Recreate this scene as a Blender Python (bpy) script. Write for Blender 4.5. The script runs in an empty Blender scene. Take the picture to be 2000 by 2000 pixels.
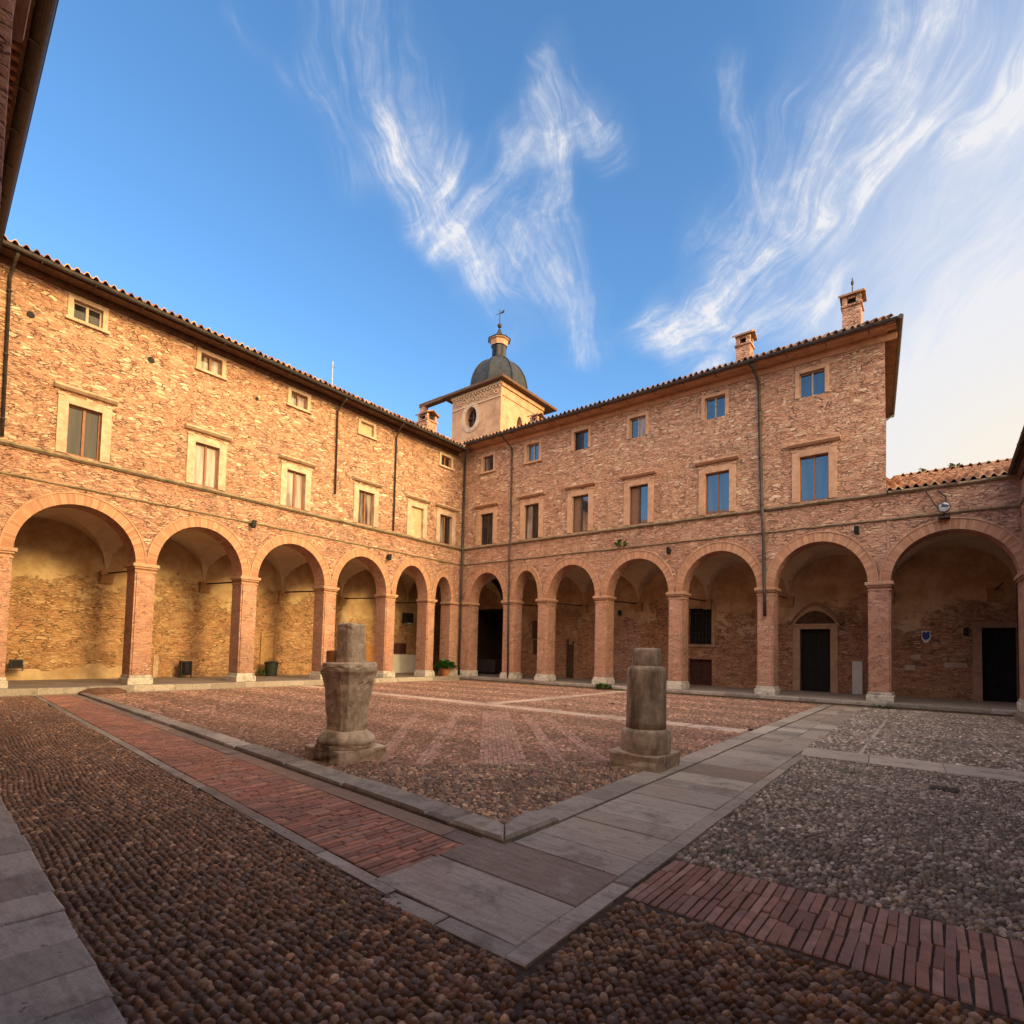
import bpy, bmesh, math, random
import numpy as np
from mathutils import Vector, Matrix
random.seed(7); rng = np.random.default_rng(11)
R = math.radians; PI = math.pi
scene = bpy.context.scene
COL = scene.collection

# ------------------------------------------------------------------ camera
FW = Vector((-0.616722, 0.78585, 0.045757)); RT = Vector((0.78712, 0.616355, 0.023429)); UP = Vector((0.009791, -0.050466, 0.998678))
cd = bpy.data.cameras.new('camera'); cam = bpy.data.objects.new('camera', cd); COL.objects.link(cam)
cam.matrix_world = Matrix(((RT.x, UP.x, -FW.x, 21.460947), (RT.y, UP.y, -FW.y, -22.599762), (RT.z, UP.z, -FW.z, 1.6), (0, 0, 0, 1)))
cd.sensor_width = 36; cd.lens = 1070.748 / 2000 * 36; cd.shift_y = (1224.247 - 1000) / 2000
cd.clip_start = .02; cd.clip_end = 4000
scene.camera = cam

# ------------------------------------------------------------------ node helper
class NT:
    def __init__(s, nt): s.nt = nt; s.n = nt.nodes; s.l = nt.links
    def put(s, sock, v):
        if v is None: return
        if isinstance(v, bpy.types.NodeSocket): s.l.new(v, sock)
        else:
            if isinstance(v, (tuple, list)) and sock.type == 'RGBA' and len(v) == 3: v = (*v, 1)
            sock.default_value = v
    def node(s, t, props=None, **inp):
        x = s.n.new(t)
        for k, v in (props or {}).items(): setattr(x, k, v)
        for k, v in inp.items(): s.put(x.inputs[k.replace('_', ' ')], v)
        return x
    def m(s, op, a, b=None, c=None, clamp=False):
        x = s.n.new('ShaderNodeMath'); x.operation = op; x.use_clamp = clamp
        for i, v in enumerate((a, b, c)): s.put(x.inputs[i], v)
        return x.outputs[0]
    def vm(s, op, a, b=None, scale=None):
        x = s.n.new('ShaderNodeVectorMath'); x.operation = op
        s.put(x.inputs[0], a)
        if b is not None: s.put(x.inputs[1], b)
        if scale is not None: s.put(x.inputs['Scale'], scale)
        return x.outputs[0]
    def mix(s, f, a, b, mode='MIX'):
        x = s.n.new('ShaderNodeMix'); x.data_type = 'RGBA'; x.blend_type = mode
        s.put(x.inputs[0], f); s.put(x.inputs[6], a); s.put(x.inputs[7], b)
        return x.outputs[2]
    def ramp(s, f, stops, interp='LINEAR'):
        x = s.n.new('ShaderNodeValToRGB'); e = x.color_ramp.elements; x.color_ramp.interpolation = interp
        while len(e) < len(stops): e.new(.5)
        for i, (p, c) in enumerate(stops):
            e[i].position = p; e[i].color = (*c, 1) if isinstance(c, (tuple, list)) else (c, c, c, 1)
        s.put(x.inputs[0], f); return x.outputs[0]
    def sm(s, v, a, b):
        x = s.n.new('ShaderNodeMapRange'); x.interpolation_type = 'SMOOTHSTEP'
        s.put(x.inputs[0], v); s.put(x.inputs[1], a); s.put(x.inputs[2], b); return x.outputs[0]
    def noise(s, vec, scale, detail=4, rough=.55, dist=0):
        x = s.node('ShaderNodeTexNoise', Vector=vec, Scale=scale, Detail=detail, Roughness=rough, Distortion=dist); return x.outputs[0]
    def sep(s, v):
        x = s.n.new('ShaderNodeSeparateXYZ'); s.put(x.inputs[0], v); return x.outputs
    def comb(s, a, b, c):
        x = s.n.new('ShaderNodeCombineXYZ'); s.put(x.inputs[0], a); s.put(x.inputs[1], b); s.put(x.inputs[2], c); return x.outputs[0]

# ------------------------------------------------------------------ sky, sun, exposure
FILL_BANK = 9.0  # brightness of the out-of-view cloud added as fill light
SUN_AZ, SUN_EL = 86.0, 18.5            # azimuth from +Y towards +X
w = bpy.data.worlds.new('World'); scene.world = w; w.use_nodes = True
t = NT(w.node_tree); t.n.clear()
sky = t.node('ShaderNodeTexSky', dict(sky_type='NISHITA', sun_disc=False, sun_elevation=R(SUN_EL), sun_rotation=R(SUN_AZ), altitude=300, air_density=1.0, dust_density=.6, ozone_density=2.0))
SKYC = t.node('ShaderNodeHueSaturation', Hue=.5, Saturation=1.2, Value=.9, Color=sky.outputs[0]).outputs[0]
gen = t.node('ShaderNodeTexCoord').outputs['Generated']
dx, dy, dz = t.sep(gen)
DEG = 180 / PI
az = t.m('MULTIPLY', t.m('ARCTAN2', dx, dy), DEG)
el = t.m('MULTIPLY', t.m('ARCSINE', dz), DEG)
azc = t.m('MULTIPLY', az, .80)          # roughly equal-area around 37 degrees up
P2 = t.comb(azc, el, 0)
warp = t.node('ShaderNodeTexNoise', Vector=P2, Scale=.13, Detail=2.0, Roughness=.5).outputs[1]
warp = t.vm('SUBTRACT', warp, (.5, .5, .5))
PW = t.vm('ADD', P2, t.vm('SCALE', warp, scale=6.0))
def capsule(poly, pts_v):
    out = None
    for (a, b) in zip(poly[:-1], poly[1:]):
        ax, ay, bx, by = a[0] * .8, a[1], b[0] * .8, b[1]
        vx, vy = bx - ax, by - ay; L2 = vx * vx + vy * vy
        pa = t.vm('SUBTRACT', pts_v, (ax, ay, 0))
        h = t.n.new('ShaderNodeVectorMath'); h.operation = 'DOT_PRODUCT'; t.put(h.inputs[0], pa); h.inputs[1].default_value = (vx / L2, vy / L2, 0)
        hh = t.m('MULTIPLY', h.outputs['Value'], 1.0, clamp=True)
        q = t.vm('SUBTRACT', pa, t.vm('SCALE', (vx, vy, 0), scale=hh))
        ln = t.n.new('ShaderNodeVectorMath'); ln.operation = 'LENGTH'; t.put(ln.inputs[0], t.vm('MULTIPLY', q, (1, 1, 0)))
        out = ln.outputs['Value'] if out is None else t.m('MINIMUM', out, ln.outputs['Value'])
    return out
def fibres(ang, sc, stretch, seed, detail=10):
    c, s_ = math.cos(R(ang)), math.sin(R(ang))
    x, y, _ = t.sep(PW)
    a = t.m('ADD', t.m('MULTIPLY', x, c), t.m('MULTIPLY', y, s_))
    b = t.m('SUBTRACT', t.m('MULTIPLY', y, c), t.m('MULTIPLY', x, s_))
    n1 = t.noise(t.comb(t.m('MULTIPLY', a, 1 / stretch), b, seed), sc, detail, .60, .0)
    n2 = t.noise(t.comb(t.m('MULTIPLY', a, 1 / (stretch * 2.4)), b, seed + 9), sc * 5.2, 8, .7, .0)
    n3 = t.noise(t.comb(a, b, seed + 4), sc * .55, 4, .55, .0)
    v = t.m('ADD', t.m('ADD', t.m('MULTIPLY', n1, .55), t.m('MULTIPLY', n2, .24)), t.m('MULTIPLY', n3, .32))
    return t.m('MULTIPLY', t.m('SUBTRACT', v, .36), 3.3, clamp=True)
def cloud(poly, width, fib, amount, thr=.98):
    d = capsule(poly, PW)
    m_ = t.m('SUBTRACT', 1.0, t.m('DIVIDE', d, width), clamp=True)
    dens = t.m('SUBTRACT', t.m('ADD', t.m('MULTIPLY', fib, 1.25), t.m('MULTIPLY', m_, .72)), thr)
    a = t.m('MULTIPLY', t.m('POWER', t.m('MULTIPLY', dens, 1.05, clamp=True), 1.35), t.sm(m_, 0.0, .6))
    a = t.m('MULTIPLY', a, t.m('ADD', .50, t.m('MULTIPLY', GRN, .95)))
    a = t.m('ADD', t.m('MULTIPLY', a, .80), t.m('MULTIPLY', t.m('MULTIPLY', m_, t.m('ADD', fib, .15)), .26))
    return t.m('MULTIPLY', a, amount)
GRN = t.sm(t.noise(PW, .9, 9, .68), .34, .66)
F1 = fibres(-56, .52, 6.0, 1.0)
F2 = fibres(-80, .52, 6.0, 3.0)
F3 = fibres(40, .46, 7.0, 5.0)
F4 = fibres(18, .40, 4.0, 7.0)
F5 = fibres(58, .50, 6.0, 11.0)
cl = [
    cloud([(-51.5, 42.5), (-48.7, 40.5), (-44.6, 38), (-41.1, 36), (-37, 34.1)], 4.2, F1, 0.75),
    cloud([(-50, 38.2), (-45.1, 37.0), (-42, 36.2)], 2.6, F3, 0.60),
    cloud([(-46.5, 43.0), (-44.1, 39.5), (-44.2, 36.9)], 3.2, F5, 0.63),
    cloud([(-61.7, 45), (-59.5, 43), (-56.5, 40)], 2.6, F1, 0.25),
    cloud([(-57, 48.6), (-50.4, 45.0), (-51, 42.0)], 5.6, F2, 0.30),
    cloud([(-36.5, 45.6), (-34.8, 43.4), (-34.9, 39.7), (-33.1, 35.3), (-31.0, 30.0)], 3.0, F2, 0.48),
    cloud([(-35.3, 48.1), (-32.9, 46.7), (-31.1, 44.9)], 2.0, F1, 0.42),
    cloud([(-40, 43.6), (-31.7, 44.6), (-28, 43.4)], 2.4, F4, 0.45),
    cloud([(-41, 42), (-38, 38), (-35, 35)], 4.0, F5, 0.30),
    cloud([(-67.5, 46.5), (-66.1, 45.6), (-63.6, 44.6)], 1.3, F1, 0.18),
    cloud([(-18.0, 32.4), (-13.6, 34.4), (-9, 36.2), (-2.4, 38.1), (8, 39.8)], 3.8, F3, 0.78),
    cloud([(-15.5, 35.6), (-9.9, 39.4), (-4.7, 42.6), (2, 47)], 6.0, F5, 0.48),
    cloud([(-24.7, 30.6), (-20.4, 29.2), (-17.2, 27.4)], 3.0, F4, 0.98),
    cloud([(-23.6, 31.4), (-15.5, 30.4), (-8.1, 31.0)], 3.0, F3, 0.62),
    cloud([(-17.1, 46.4), (-15.5, 42.4), (-14.0, 38.6)], 2.2, F2, 0.27),
]
tot = cl[0]
for c_ in cl[1:]: tot = t.m('ADD', tot, c_)
# thin bright stratus towards the sunny side, thickening low down
hz = t.m('MULTIPLY', t.sm(az, -17.0, 5.0), t.sm(el, 56.0, 26.0))
tot = t.m('ADD', tot, t.m('MULTIPLY', hz, t.m('ADD', .50, t.m('MULTIPLY', t.m('ADD', F3, F5), .30))))
low = t.m('MULTIPLY', t.sm(el, 33.0, 14.0), t.sm(az, -24.0, -4.0))
tot = t.m('ADD', tot, t.m('MULTIPLY', low, .75))
# unseen broken cloud added away from the view, bright and warm for fill light
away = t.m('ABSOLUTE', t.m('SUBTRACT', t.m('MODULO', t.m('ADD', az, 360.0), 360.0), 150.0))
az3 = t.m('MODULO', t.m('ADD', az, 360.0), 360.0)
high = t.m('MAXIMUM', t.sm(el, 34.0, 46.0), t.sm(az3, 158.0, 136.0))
fill_bank = t.m('MULTIPLY', t.m('MULTIPLY', t.sm(away, 128.0, 85.0), high), t.sm(t.noise(gen, 2.6, 5, .6, .4), .30, .58))
tot = t.m('MAXIMUM', tot, fill_bank)
tot = t.m('MINIMUM', tot, 1.0)
tot = t.m('MULTIPLY', tot, t.sm(dz, .02, .12))
warmk = t.m('MULTIPLY', t.sm(el, 27.0, 13.0), t.sm(az, -10.0, 6.0))
ccol = t.mix(warmk, (2.4, 2.42, 2.55), (2.75, 2.5, 2.1))
ccol = t.mix(t.sm(away, 136.0, 96.0), ccol, (FILL_BANK * 1.0, FILL_BANK * .865, FILL_BANK * .715))
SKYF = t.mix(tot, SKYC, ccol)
gl = t.m('MULTIPLY', t.m('MULTIPLY', t.sm(az3, 28.0, 60.0), t.sm(az3, 150.0, 110.0)), t.m('MULTIPLY', t.sm(el, 58.0, 22.0), t.sm(el, 1.0, 8.0)))  # wide golden glow added round the sun, out of view, to light west wall
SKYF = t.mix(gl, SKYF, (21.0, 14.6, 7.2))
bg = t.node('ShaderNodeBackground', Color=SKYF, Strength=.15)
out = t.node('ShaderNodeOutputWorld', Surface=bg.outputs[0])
w.cycles.sampling_method = 'MANUAL'; w.cycles.sample_map_resolution = 512

ld = bpy.data.lights.new('sun', 'SUN'); ld.energy = 1.45; ld.angle = R(11.0); ld.color = (1.0, .72, .30)
sun = bpy.data.objects.new('sun', ld); COL.objects.link(sun)
sd = Vector((math.sin(R(SUN_AZ)) * math.cos(R(SUN_EL)), math.cos(R(SUN_AZ)) * math.cos(R(SUN_EL)), math.sin(R(SUN_EL))))
sun.rotation_euler = sd.to_track_quat('Z', 'Y').to_euler(); sun.location = (40, 5, 30)
vs = scene.view_settings; vs.view_transform = 'Standard'; vs.look = 'None'; vs.gamma = 1; vs.exposure = 1.25

# ------------------------------------------------------------------ materials
MATS = {}
def material(name):
    mt = bpy.data.materials.new(name); mt.use_nodes = True; k = NT(mt.node_tree); k.n.clear()
    b = k.node('ShaderNodeBsdfPrincipled'); o = k.node('ShaderNodeOutputMaterial', Surface=b.outputs[0])
    b.inputs['Specular IOR Level'].default_value = .3
    MATS[name] = mt; k.b = b
    k.obj = k.node('ShaderNodeTexCoord').outputs['Object']
    k.pos = k.node('ShaderNodeNewGeometry').outputs['Position']
    return k
def bump(k, h, strength=.5, dist=.02):
    bn = k.node('ShaderNodeBump', Strength=strength, Distance=dist, Height=h); k.put(k.b.inputs['Normal'], bn.outputs[0])

def masonry(name, stops, mortar, sx=3.3, sz=9.5, plaster=None, plaster_cover=0.0, bmp=.9, tint=None, smear=.5, joint=.85):
    """rubble of stones and bricks in rough courses, with mortar smeared over parts of it"""
    k = material(name)
    wv = k.node('ShaderNodeTexNoise', Vector=k.pos, Scale=1.1, Detail=3.0).outputs[1]
    wv = k.vm('SCALE', k.vm('SUBTRACT', wv, (.5, .5, .5)), scale=.22)
    wv2 = k.node('ShaderNodeTexNoise', Vector=k.pos, Scale=9.0, Detail=2.0).outputs[1]
    wv2 = k.vm('SCALE', k.vm('SUBTRACT', wv2, (.5, .5, .5)), scale=.05)
    p = k.vm('MULTIPLY', k.vm('ADD', k.vm('ADD', k.pos, wv), wv2), (sx, sx, sz))
    def layer(sc):
        v1 = k.node('ShaderNodeTexVoronoi', dict(feature='F1'), Vector=p, Scale=sc, Randomness=1.0)
        ve = k.node('ShaderNodeTexVoronoi', dict(feature='DISTANCE_TO_EDGE'), Vector=p, Scale=sc, Randomness=1.0)
        return k.sep(v1.outputs['Color']), ve.outputs['Distance']
    ra, da = layer(1.0); rb_, db_ = layer(1.75)
    small = k.sm(k.noise(k.vm('MULTIPLY', k.pos, (1, 1, 1.6)), 1.25, 3, .6), .47, .53)
    rnd0 = k.node('ShaderNodeMix', Factor=small); rnd0.data_type = 'FLOAT'; k.put(rnd0.inputs[0], small); k.put(rnd0.inputs[2], ra[0]); k.put(rnd0.inputs[3], rb_[0])
    dst = k.node('ShaderNodeMix'); dst.data_type = 'FLOAT'; k.put(dst.inputs[0], small); k.put(dst.inputs[2], da); k.put(dst.inputs[3], db_)
    rn, ds_ = rnd0.outputs[0], dst.outputs[0]
    stone = k.ramp(rn, stops)
    stone = k.mix(.32, stone, k.ramp(k.noise(k.pos, 14, 5, .7), [(.25, tuple(c * .55 for c in stops[1][1])), (.5, stops[len(stops) // 2][1]), (.75, stops[-1][1])]))
    edge = k.sm(ds_, .02, .12)
    sme = k.sm(k.noise(k.vm('MULTIPLY', k.pos, (1, 1, 1.5)), 1.7, 6, .7), .5 - .12 * smear, .5 + .3)
    edge = k.m('MULTIPLY', edge, k.m('SUBTRACT', 1.0, k.m('MULTIPLY', sme, smear)))
    col = k.mix(edge, k.mix(k.noise(k.pos, 30, 3), tuple(c * .75 for c in mortar), tuple(min(1, c * 1.2) for c in mortar)), stone)
    # joints that have lost their mortar, with the shadow inside painted dark
    opn_ = k.m('MULTIPLY', k.sm(ds_, .085, .015), k.sm(k.noise(k.vm('MULTIPLY', k.pos, (1, 1, 1.4)), 2.6, 5, .7), .46, .60))
    col = k.mix(k.m('MULTIPLY', opn_, joint), col, (.10, .052, .032))
    # broad patches: greyer, redder, paler
    big = k.noise(k.vm('MULTIPLY', k.pos, (1, 1, 1.3)), .45, 5, .6)
    col = k.mix(k.sm(big, .42, .72), col, k.mix(.5, col, tint or (.42, .2, .13)))
    big2 = k.noise(k.vm('ADD', k.pos, (31, 7, 3)), .8, 6, .65)
    col = k.mix(k.m('MULTIPLY', k.sm(big2, .52, .75), .5), col, tuple(min(1, c * 1.15) for c in mortar))
    fine = k.noise(k.vm('MULTIPLY', k.pos, (1, 1, 2.2)), 5.5, 7, .75)
    col = k.mix(k.m('MULTIPLY', k.sm(fine, .52, .72), .55), col, tuple(min(1, c * 1.12) for c in stops[-1][1]))
    col = k.mix(k.m('MULTIPLY', k.sm(fine, .44, .27), .6), col, tuple(c * 1.1 for c in stops[0][1]))
    # small pits and dark pocks
    pit = k.sm(k.noise(k.vm('MULTIPLY', k.pos, (1, 1, 2.0)), 7.5, 3, .5), .70, .76)
    col = k.mix(k.m('MULTIPLY', pit, .6), col, (.10, .055, .035))
    # long damp streaks
    stk = k.sm(k.noise(k.vm('MULTIPLY', k.pos, (2.2, 2.2, .14)), 1.6, 4, .6), .60, .78)
    col = k.mix(k.m('MULTIPLY', stk, .34), col, (.13, .09, .07))
    soot = k.sm(k.noise(k.vm('ADD', k.pos, (3, 17, 5)), .26, 6, .68), .54, .70)
    col = k.mix(k.m('MULTIPLY', soot, .34), col, (.20, .145, .11))
    h = k.m('ADD', k.m('MULTIPLY', edge, .6), k.m('MULTIPLY', k.noise(k.pos, 22, 5, .7), .7))
    h = k.m('SUBTRACT', k.m('SUBTRACT', h, k.m('MULTIPLY', pit, 1.2)), k.m('MULTIPLY', opn_, 1.3))
    if plaster:
        z = k.sep(k.pos)[2]
        nz = k.noise(k.pos, .42, 5, .6, .4)
        lvl = k.m('ADD', k.m('MULTIPLY', k.m('SUBTRACT', z, 3.25), .42), k.m('MULTIPLY', k.m('SUBTRACT', nz, .5), 2.6))
        frag = k.noise(k.vm('MULTIPLY', k.pos, (1, 1, 1.8)), 4.5, 7, .75)
        lv2 = k.m('ADD', k.m('ADD', lvl, plaster_cover), k.m('MULTIPLY', k.m('SUBTRACT', frag, .5), 1.5))
        pm = k.m('MULTIPLY', k.sm(lv2, -.06, .14), k.m('ADD', .72, k.m('MULTIPLY', frag, .5)), clamp=True)
        if name.endswith('west'):
            zb = k.m('ADD', k.m('SUBTRACT', .82, z), k.m('MULTIPLY', k.m('SUBTRACT', k.noise(k.pos, .5, 3), .5), 1.6))
            pm = k.m('MAXIMUM', pm, k.m('MULTIPLY', k.sm(zb, -.02, .02), k.sm(k.sep(k.pos)[1], -14.5, -14.9)))
        pc = k.mix(k.sm(k.noise(k.pos, 1.3, 7, .72), .32, .68), tuple(c * q for c, q in zip(plaster, (.66, .58, .50))), plaster)
        pc = k.mix(k.m('MULTIPLY', k.sm(k.noise(k.vm('MULTIPLY', k.pos, (1.5, 1.5, .5)), 1.1, 5, .7), .55, .75), .45), pc, tuple(c * .55 for c in plaster))
        col = k.mix(pm, col, pc)
        h = k.mix(pm, h, k.m('ADD', 1.3, k.m('MULTIPLY', k.noise(k.pos, 6, 4), .25)))
    k.put(k.b.inputs['Base Color'], col); k.b.inputs['Roughness'].default_value = .92
    bump(k, h, bmp, .03)
    return MATS[name]
RUB = [(0.0, (.13, .055, .04)), (.12, (.31, .125, .08)), (.36, (.46, .215, .145)), (.58, (.52, .285, .19)), (.76, (.58, .37, .25)), (.9, (.70, .52, .375)), (1.0, (.82, .68, .53))]
masonry('rubble_masonry', RUB, (.50, .305, .205), sx=3.5, sz=11.5, bmp=1.0, joint=.9, smear=.42)
masonry('brick_rubble', [(0, (.15, .068, .047)), (.2, (.41, .18, .125)), (.6, (.52, .275, .195)), (.85, (.62, .405, .285)), (1, (.78, .62, .48))], (.51, .31, .22), sx=3.6, sz=12.5, bmp=1.0, smear=.45, joint=.9)
masonry('pier_brick', [(0, (.34, .15, .105)), (.35, (.48, .235, .17)), (.7, (.54, .295, .215)), (1, (.64, .42, .31))], (.52, .31, .225), sx=4.2, sz=14, bmp=.6, smear=.7, tint=(.46, .20, .13))
masonry('old_plaster_west', [(0, (.22, .09, .04)), (.3, (.40, .19, .09)), (.6, (.48, .27, .14)), (1, (.64, .46, .28))], (.46, .29, .16), plaster=(.58, .42, .26), plaster_cover=-.05, sx=3.6, sz=11)
masonry('old_plaster_north', [(0, (.16, .065, .035)), (.3, (.38, .165, .085)), (.6, (.48, .24, .14)), (1, (.62, .41, .27))], (.43, .245, .145), plaster=(.60, .43, .285), plaster_cover=.12, sx=3.6, sz=11)

def simple(name, c1, c2, scale=6, rough=.85, bmp=.2, detail=5, stain=None, stain_amt=.5, streak=False, metallic=0, spec=.3, stain_scale=1.4):
    k = material(name)
    col = k.mix(k.sm(k.noise(k.pos, scale, detail, .65), .3, .7), c1, c2)
    if stain:
        sv = k.vm('MULTIPLY', k.pos, (1.7, 1.7, .35)) if streak else k.pos
        col = k.mix(k.m('MULTIPLY', k.sm(k.noise(sv, stain_scale, 5, .65), .48, .68), stain_amt), col, stain)
    k.put(k.b.inputs['Base Color'], col); k.b.inputs['Roughness'].default_value = rough; k.b.inputs['Metallic'].default_value = metallic
    k.b.inputs['Specular IOR Level'].default_value = spec
    if bmp: bump(k, k.noise(k.pos, scale * 4, 5, .7), bmp, .01)
    return MATS[name]
simple('pale_stone', (.46, .31, .22), (.60, .45, .335), 5, .85, .35, stain=(.28, .185, .13), stain_amt=.6)
simple('pink_stone', (.42, .235, .15), (.54, .34, .23), 5, .88, .35, stain=(.26, .15, .10), stain_amt=.4)
simple('base_stone', (.50, .45, .40), (.72, .67, .60), 9, .85, .6, stain=(.16, .13, .10), stain_amt=.65, stain_scale=3)
simple('mossy_stone', (.20, .16, .11), (.38, .29, .20), 7, .95, .7, stain=(.07, .075, .035), stain_amt=.7, stain_scale=3.5)
simple('vault_plaster', (.58, .45, .325), (.64, .51, .375), 1.2, .95, .08, stain=(.33, .22, .13), stain_amt=.35)
simple('floor_stone', (.20, .16, .14), (.27, .22, .19), 3, .8, .2, stain=(.13, .10, .09))
simple('kerb_stone', (.17, .155, .145), (.28, .255, .235), 5, .8, .45, stain=(.10, .085, .075), stain_amt=.6)
simple('light_strip', (.30, .225, .185), (.40, .31, .255), 4, .85, .35, stain=(.2, .14, .11), stain_amt=.5)
simple('stump_stone', (.42, .315, .225), (.70, .56, .42), 8, .9, 1.0, stain=(.085, .052, .03), stain_amt=.8, streak=True, stain_scale=1.15)
simple('stump_dark_stone', (.36, .28, .21), (.60, .475, .365), 8, .9, 1.0, stain=(.075, .048, .03), stain_amt=.75, streak=True, stain_scale=1.3)
simple('dark_iron', (.035, .03, .03), (.06, .05, .048), 8, .55, .1, metallic=.4)
simple('pipe_metal', (.045, .038, .038), (.085, .07, .065), 5, .6, .1, metallic=.3)
simple('dark_wood', (.055, .028, .018), (.11, .058, .035), 9, .6, .2)
simple('red_wood', (.20, .075, .04), (.30, .125, .065), 9, .55, .15)
simple('pale_wood', (.42, .33, .25), (.52, .43, .34), 9, .6, .15)
simple('soffit_wood', (.075, .04, .025), (.16, .085, .05), 6, .85, .3)
simple('eave_plaster', (.40, .21, .13), (.50, .29, .19), 3, .9, .2, stain=(.2, .1, .06))
simple('near_black', (.006, .005, .005), (.012, .010, .010), 5, .7, 0)
simple('black_plastic', (.012, .013, .014), (.022, .022, .024), 5, .45, 0)
simple('green_black', (.015, .022, .018), (.03, .04, .032), 5, .5, 0)
simple('white_panel', (.62, .60, .58), (.72, .70, .68), 2, .6, .03)
simple('maroon_wood', (.05, .017, .014), (.085, .03, .024), 6, .6, .1)
simple('terracotta', (.46, .17, .08), (.56, .24, .12), 8, .8, .1)
simple('lead_sheet', (.012, .015, .024), (.030, .036, .052), 3, .85, .1, stain=(.05, .05, .05), streak=True, spec=.5)
simple('tower_stucco', (.40, .22, .14), (.54, .33, .21), 1.5, .9, .5, stain=(.30, .17, .10), stain_amt=.6)
simple('stucco_relief', (.52, .36, .25), (.64, .47, .34), 4, .9, .1)
simple('shutter_grey', (.30, .24, .20), (.42, .35, .29), 6, .8, .1)
simple('blue_enamel', (.01, .035, .25), (.015, .05, .33), 3, .4, 0, spec=.5)
simple('soil', (.03, .02, .012), (.05, .035, .02), 20, .95, .4)
simple('leaf', (.025, .11, .012), (.07, .23, .03), 9, .5, 0)
simple('weed', (.04, .085, .02), (.10, .16, .04), 9, .7, 0)
simple('tool_steel', (.25, .25, .26), (.4, .4, .41), 5, .4, 0, metallic=.8)
k = material('lamp_glass'); k.put(k.b.inputs['Base Color'], k.mix(k.sm(k.noise(k.pos, 9, 2), .42, .5), (.10, .12, .15), (.50, .54, .60))); k.b.inputs['Roughness'].default_value = .2

def glass(name, c1, c2, rough=.04, ior=1.75):
    k = material(name)
    k.put(k.b.inputs['Base Color'], k.mix(k.sm(k.noise(k.vm('MULTIPLY', k.pos, (6, 6, .6)), 1.0, 3, .5), .35, .65), c1, c2))
    k.b.inputs['Roughness'].default_value = rough; k.b.inputs['IOR'].default_value = ior; k.b.inputs['Specular IOR Level'].default_value = .5
    bump(k, k.noise(k.pos, 1.6, 2), .06, .02)
glass('glass_dark', (.010, .010, .013), (.03, .027, .03), ior=1.42)
glass('glass_sky', (.012, .02, .035), (.03, .045, .07), ior=2.5)
glass('glass_curtain', (.24, .20, .19), (.40, .35, .32), ior=1.45)
glass('glass_striped', (.05, .035, .03), (.30, .25, .22))

# tiles: colour per tile from the UV map (column, row)
k = material('roof_tile')
uv = k.node('ShaderNodeTexCoord').outputs['UV']
u_, v_, _ = k.sep(uv)
cell = k.comb(k.m('FLOOR', u_), k.m('FLOOR', v_), 0)
wn = k.node('ShaderNodeTexWhiteNoise', dict(noise_dimensions='2D'), Vector=cell).outputs[0]
col = k.ramp(wn, [(0, (.16, .075, .045)), (.35, (.30, .145, .085)), (.65, (.42, .22, .13)), (1, (.52, .34, .22))])
col = k.mix(k.m('MULTIPLY', k.sm(k.noise(k.pos, 2.2, 6, .7), .48, .7), .75), col, (.10, .085, .06))
k.put(k.b.inputs['Base Color'], col); k.b.inputs['Roughness'].default_value = .9
bump(k, k.noise(k.pos, 25, 4), .4, .01)

# voussoir brick: u along the arc in metres
k = material('voussoir_brick')
uv = k.node('ShaderNodeTexCoord').outputs['UV']
u_, v_, _ = k.sep(uv)
bk = k.node('ShaderNodeTexBrick', dict(offset=.5), Vector=k.comb(u_, v_, 0), Color1=(.33, .145, .09), Color2=(.60, .36, .24), Mortar=(.30, .17, .105), Scale=1.0)
bk.inputs['Brick Width'].default_value = .075; bk.inputs['Row Height'].default_value = .40; bk.inputs['Mortar Size'].default_value = .008; bk.inputs['Mortar Smooth'].default_value = .3
col = k.mix(.38, bk.outputs[0], k.mix(k.noise(k.pos, 3, 6, .7), (.38, .17, .10), (.58, .34, .22)))
k.put(k.b.inputs['Base Color'], col); k.b.inputs['Roughness'].default_value = .9
bump(k, k.m('ADD', bk.outputs[1], k.noise(k.pos, 20, 4)), .4, .012)

# cobbles, bricks, slabs: colour of each stone from a colour attribute
def stones(name, rough, nscale, bmp, grime, moss=0, spec=.4):
    k = material(name)
    a = k.node('ShaderNodeAttribute', dict(attribute_name='Col')).outputs[0]
    col = k.mix(k.m('MULTIPLY', k.sm(k.noise(k.pos, nscale, 4, .65), .35, .7), .5), a, grime)
    col = k.mix(k.m('MULTIPLY', k.sm(k.noise(k.pos, .9, 5, .65), .45, .72), .45), col, grime)
    if moss: col = k.mix(k.m('MULTIPLY', k.sm(k.noise(k.pos, 1.25, 5, .7), .57, .68), moss), col, (.075, .085, .025))
    k.put(k.b.inputs['Base Color'], col); k.b.inputs['Roughness'].default_value = rough; k.b.inputs['Specular IOR Level'].default_value = spec
    bump(k, k.noise(k.pos, nscale * 2, 4, .7), bmp, .006)
stones('cobble', .5, 40, .3, (.10, .062, .042), .15)
stones('cobble_mossy', .55, 40, .3, (.10, .085, .075), .85)
stones('cobble_far', .8, 25, .3, (.24, .145, .105), .12, .25)
stones('paving_brick', .8, 11, .8, (.17, .12, .10), 0, .25)
k = material('paving_slab')
a_ = k.node('ShaderNodeAttribute', dict(attribute_name='Col')).outputs[0]
riv = k.noise(k.vm('MULTIPLY', k.pos, (2.2, 15, 6)), 1.6, 6, .7)
gr_ = k.noise(k.pos, 46, 4, .7)
col = k.mix(k.m('MULTIPLY', k.sm(riv, .42, .66), .45), a_, k.mix(1.0, a_, (.55, .52, .50), 'MULTIPLY'))
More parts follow.
